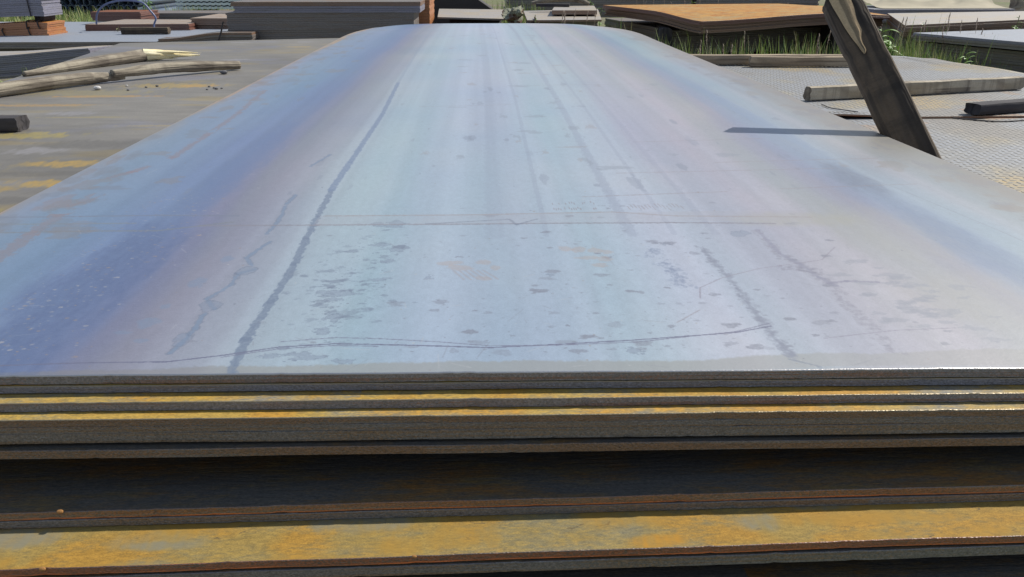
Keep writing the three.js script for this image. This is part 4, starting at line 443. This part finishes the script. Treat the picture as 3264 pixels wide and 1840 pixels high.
function meadow(label, boxes, seed) { const r = rng(seed), lists = [[], [], []]; for (const [x0, x1, z0, z1, n, h0, h1] of boxes) for (let k = 0; k < n; k++) { const cx = lerp(x0, x1, r()), cz = lerp(z0, z1, r()), cnt = 3 + Math.floor(r() * 6), H = lerp(h0, h1, Math.pow(r(), 1.5)); for (let q = 0; q < cnt; q++) lists[r() < 0.5 ? 0 : r() < 0.6 ? 1 : 2].push([cx + (r() - 0.5) * 0.08, GY - 0.005, cz + (r() - 0.5) * 0.08, H * (0.5 + 0.6 * r()), 0.02 + 0.16 * r() * r(), r() * 6.28, 0.003 + 0.004 * r()]); }
  lists.forEach((l, k) => { if (l.length) top(new THREE.Mesh(bladeGeo(l), mGrass[k]), 'grass', label, 'grass', null, 'stuff'); }); }
meadow('tall grass growing between the chequered plates and the rusty stack', [[1.4, 4.2, -6.5, -7.6, 620, 0.25, 0.46], [2.95, 3.7, -6.45, -6.95, 200, 0.30, 0.50], [3.6, 4.4, -7.2, -8.2, 60, 0.35, 0.55]], 3);
meadow('grass growing round the blue pipes and the left stacks', [[-9.4, -6.0, -13.8, -17.3, 520, 0.16, 0.34], [-6.2, -3.2, -13.6, -17.6, 520, 0.16, 0.34], [-4.6, -3.1, -6.2, -7.0, 50, 0.12, 0.28]], 4);
meadow('sunlit grass behind the raised pale plate', [[-0.1, 0.9, -12.9, -12.6, 40, 0.4, 0.6], [0.2, 0.9, -11.6, -12.6, 220, 0.3, 0.56], [0.3, 1.6, -8.5, -8.9, 60, 0.3, 0.52]], 6);
function leafGeo(L, w) { const pos = [], idx = [], uv = [], n = 6; for (let k = 0; k <= n; k++) { const t = k / n, ww = w * Math.pow(Math.sin(Math.PI * Math.pow(t, 0.8) * 0.98 + 0.02), 0.9), y = 0.3 * L * t - 0.55 * L * t * t; for (const s of [-1, 0, 1]) { pos.push(s * ww, y + Math.abs(s) * ww * 0.35, L * t); uv.push(t, s); } if (k < n) { const b = k * 3; idx.push(b, b + 1, b + 3, b + 1, b + 4, b + 3, b + 1, b + 2, b + 4, b + 2, b + 5, b + 4); } } const g = new THREE.BufferGeometry(); g.setAttribute('position', new THREE.Float32BufferAttribute(pos, 3)); g.setAttribute('uv', new THREE.Float32BufferAttribute(uv, 2)); g.setIndex(idx); g.computeVertexNormals(); return g; }
const leafs = [leafGeo(0.11, 0.018), leafGeo(0.075, 0.014), leafGeo(0.05, 0.010)];
function weed(name, label, x, z, y0, H, n, size, seed, mat = mLeaf, stems = 1, group) { const o = thing(name, label, 'plant', group, [x, y0, z]), r = rng(seed); for (let s = 0; s < stems; s++) { const bx = (r() - 0.5) * 0.16 * (stems > 1), bz = (r() - 0.5) * 0.14 * (stems > 1), h = H * (0.7 + 0.3 * r()), lx = (r() - 0.5) * 0.10, lz = (r() - 0.5) * 0.08; part(o, 'stem', tube([[bx, 0, bz], [bx + lx * 0.4, h * 0.5, bz + lz * 0.4], [bx + lx, h, bz + lz]], 0.0035, 10, 5), mStem);
  const m = Math.round(n / stems); for (let k = 0; k < m; k++) { const t = 0.35 + 0.65 * (k + r() * 0.5) / m, f = part(o, 'leaf', leafs[Math.min(2, Math.floor(r() * 2) + (size < 0.8 ? 1 : 0))], mat); f.position.set(bx + lx * t * t, h * t, bz + lz * t * t); f.rotation.set(-0.5 + r() * 0.7, r() * 6.28, 0, 'YXZ'); const sc = size * (0.7 + 0.6 * r()) * (1.1 - 0.4 * t); f.scale.set(sc, sc, sc); } } return o; }
weed('leafy_weed', 'broad-leaved bright green weed just right of the leaning post', 3.25, -6.75, GY, 0.54, 60, 1.7, 5, mLeaf, 6);
weed('leafy_weed', 'low leafy weed between the sandy plate and the blue-grey pointed plate', 4.90, -7.72, GY, 0.50, 22, 0.95, 8, mLeaf, 3);
weed('leafy_weed', 'taller leafy weed at the far end of the pointed blue-grey plate', 5.14, -7.95, GY, 0.62, 30, 1.0, 12, mLeaf, 3);
weed('slender_weed', 'single slender weed standing between the mossy lump and the pale low plate', 0.565, -8.62, GY, 0.64, 22, 0.45, 15, mLeaf, 1);
weed('leafy_weed', 'bushy green weed behind the stepped plate piece', 1.52, -11.45, GY, 0.62, 44, 1.0, 18, mLeaf, 4);
weed('leafy_weed', 'small weed at the far right corner of the long plate', 1.05, -8.55, GY, 0.46, 16, 0.4, 22, mLeaf, 3);
weed('leafy_weed', 'green weed behind the orange-rusted plate, against the tall dark stack', 3.05, -12.5, GY, 0.58, 40, 1.1, 25, mLeaf, 4);
weed('leafy_weed', 'weed growing in front of the pointed stack beyond the chequered plate', 3.78, -6.35, GY, 0.42, 16, 1.3, 28, mLeaf, 2);
weed('tall_weed', 'tall green weed in front of the right end of the pipe pile', -6.15, -16.2, GY, 0.55, 50, 1.3, 31, mLeaf, 4);
weed('leafy_weed', 'bright weed at the upper left corner of the tall block', -4.35, -16.2, GY, 0.42, 40, 1.3, 35, mLeaf, 4);
weed('slender_weed', 'small yellowish weed on the left, in front of the red-brown plates', -4.33, -10.42, 0.5, 0.07, 8, 0.5, 38, mGrass[1], 1);
// flowering grass stalks
const headGeo = (() => { const a = [], r = rng(3); for (let k = 0; k < 16; k++) { const g = new THREE.ConeGeometry(0.0035, 0.02, 4); g.rotateZ((r() - 0.5) * 1.2); g.rotateY(r() * 6.28); g.translate((r() - 0.5) * 0.008, k * 0.006, (r() - 0.5) * 0.008); a.push(g); } return mergeGeometries(a); })();
function stalk(x, z, H, seed, label, group) { const r = rng(seed), o = thing('grass_stalk', label, 'grass', group, [x, GY, z]), lx = (r() - 0.5) * 0.10; part(o, 'stem', tube([[0, 0, 0], [lx * 0.3, H * 0.6, 0], [lx, H, 0]], 0.0018, 8, 4), mSeed); const h = part(o, 'seed_head', headGeo, mSeed); h.position.set(lx, H - 0.01, 0); h.rotation.z = -lx * 3; return o; }
{ const r = rng(41); for (let k = 0; k < 16; k++) stalk(3.35 + r() * 1.2, -7.0 - r() * 0.7, 0.34 + r() * 0.22, k, 'purplish flowering grass stalk between the post and the pointed blue-grey plate', 'stalks by the pointed plate'); for (let k = 0; k < 14; k++) stalk(1.5 + r() * 2.0, -6.6 - r() * 0.7, 0.24 + r() * 0.18, k + 50, 'pale flowering grass stalk behind the long timber on the chequered plate', 'stalks behind the timbers'); for (let k = 0; k < 12; k++) stalk(1.75 + r() * 2.6, -11.9 - r() * 0.6, 0.40 + r() * 0.22, k + 90, 'dry grass stalk in front of the tall dark stack, beyond the orange-rusted plate', 'stalks beyond the rusty plate'); for (let k = 0; k < 6; k++) stalk(0.75 + r() * 0.5, -8.5 - r() * 0.3, 0.44 + r() * 0.06, k + 120, 'thin grass stalk at the far edge of the long plate', 'stalks at the far edge'); }

scene.traverse((o) => { if (o.isMesh) { o.castShadow = true; o.receiveShadow = true; } });
renderer.render(scene, camera);
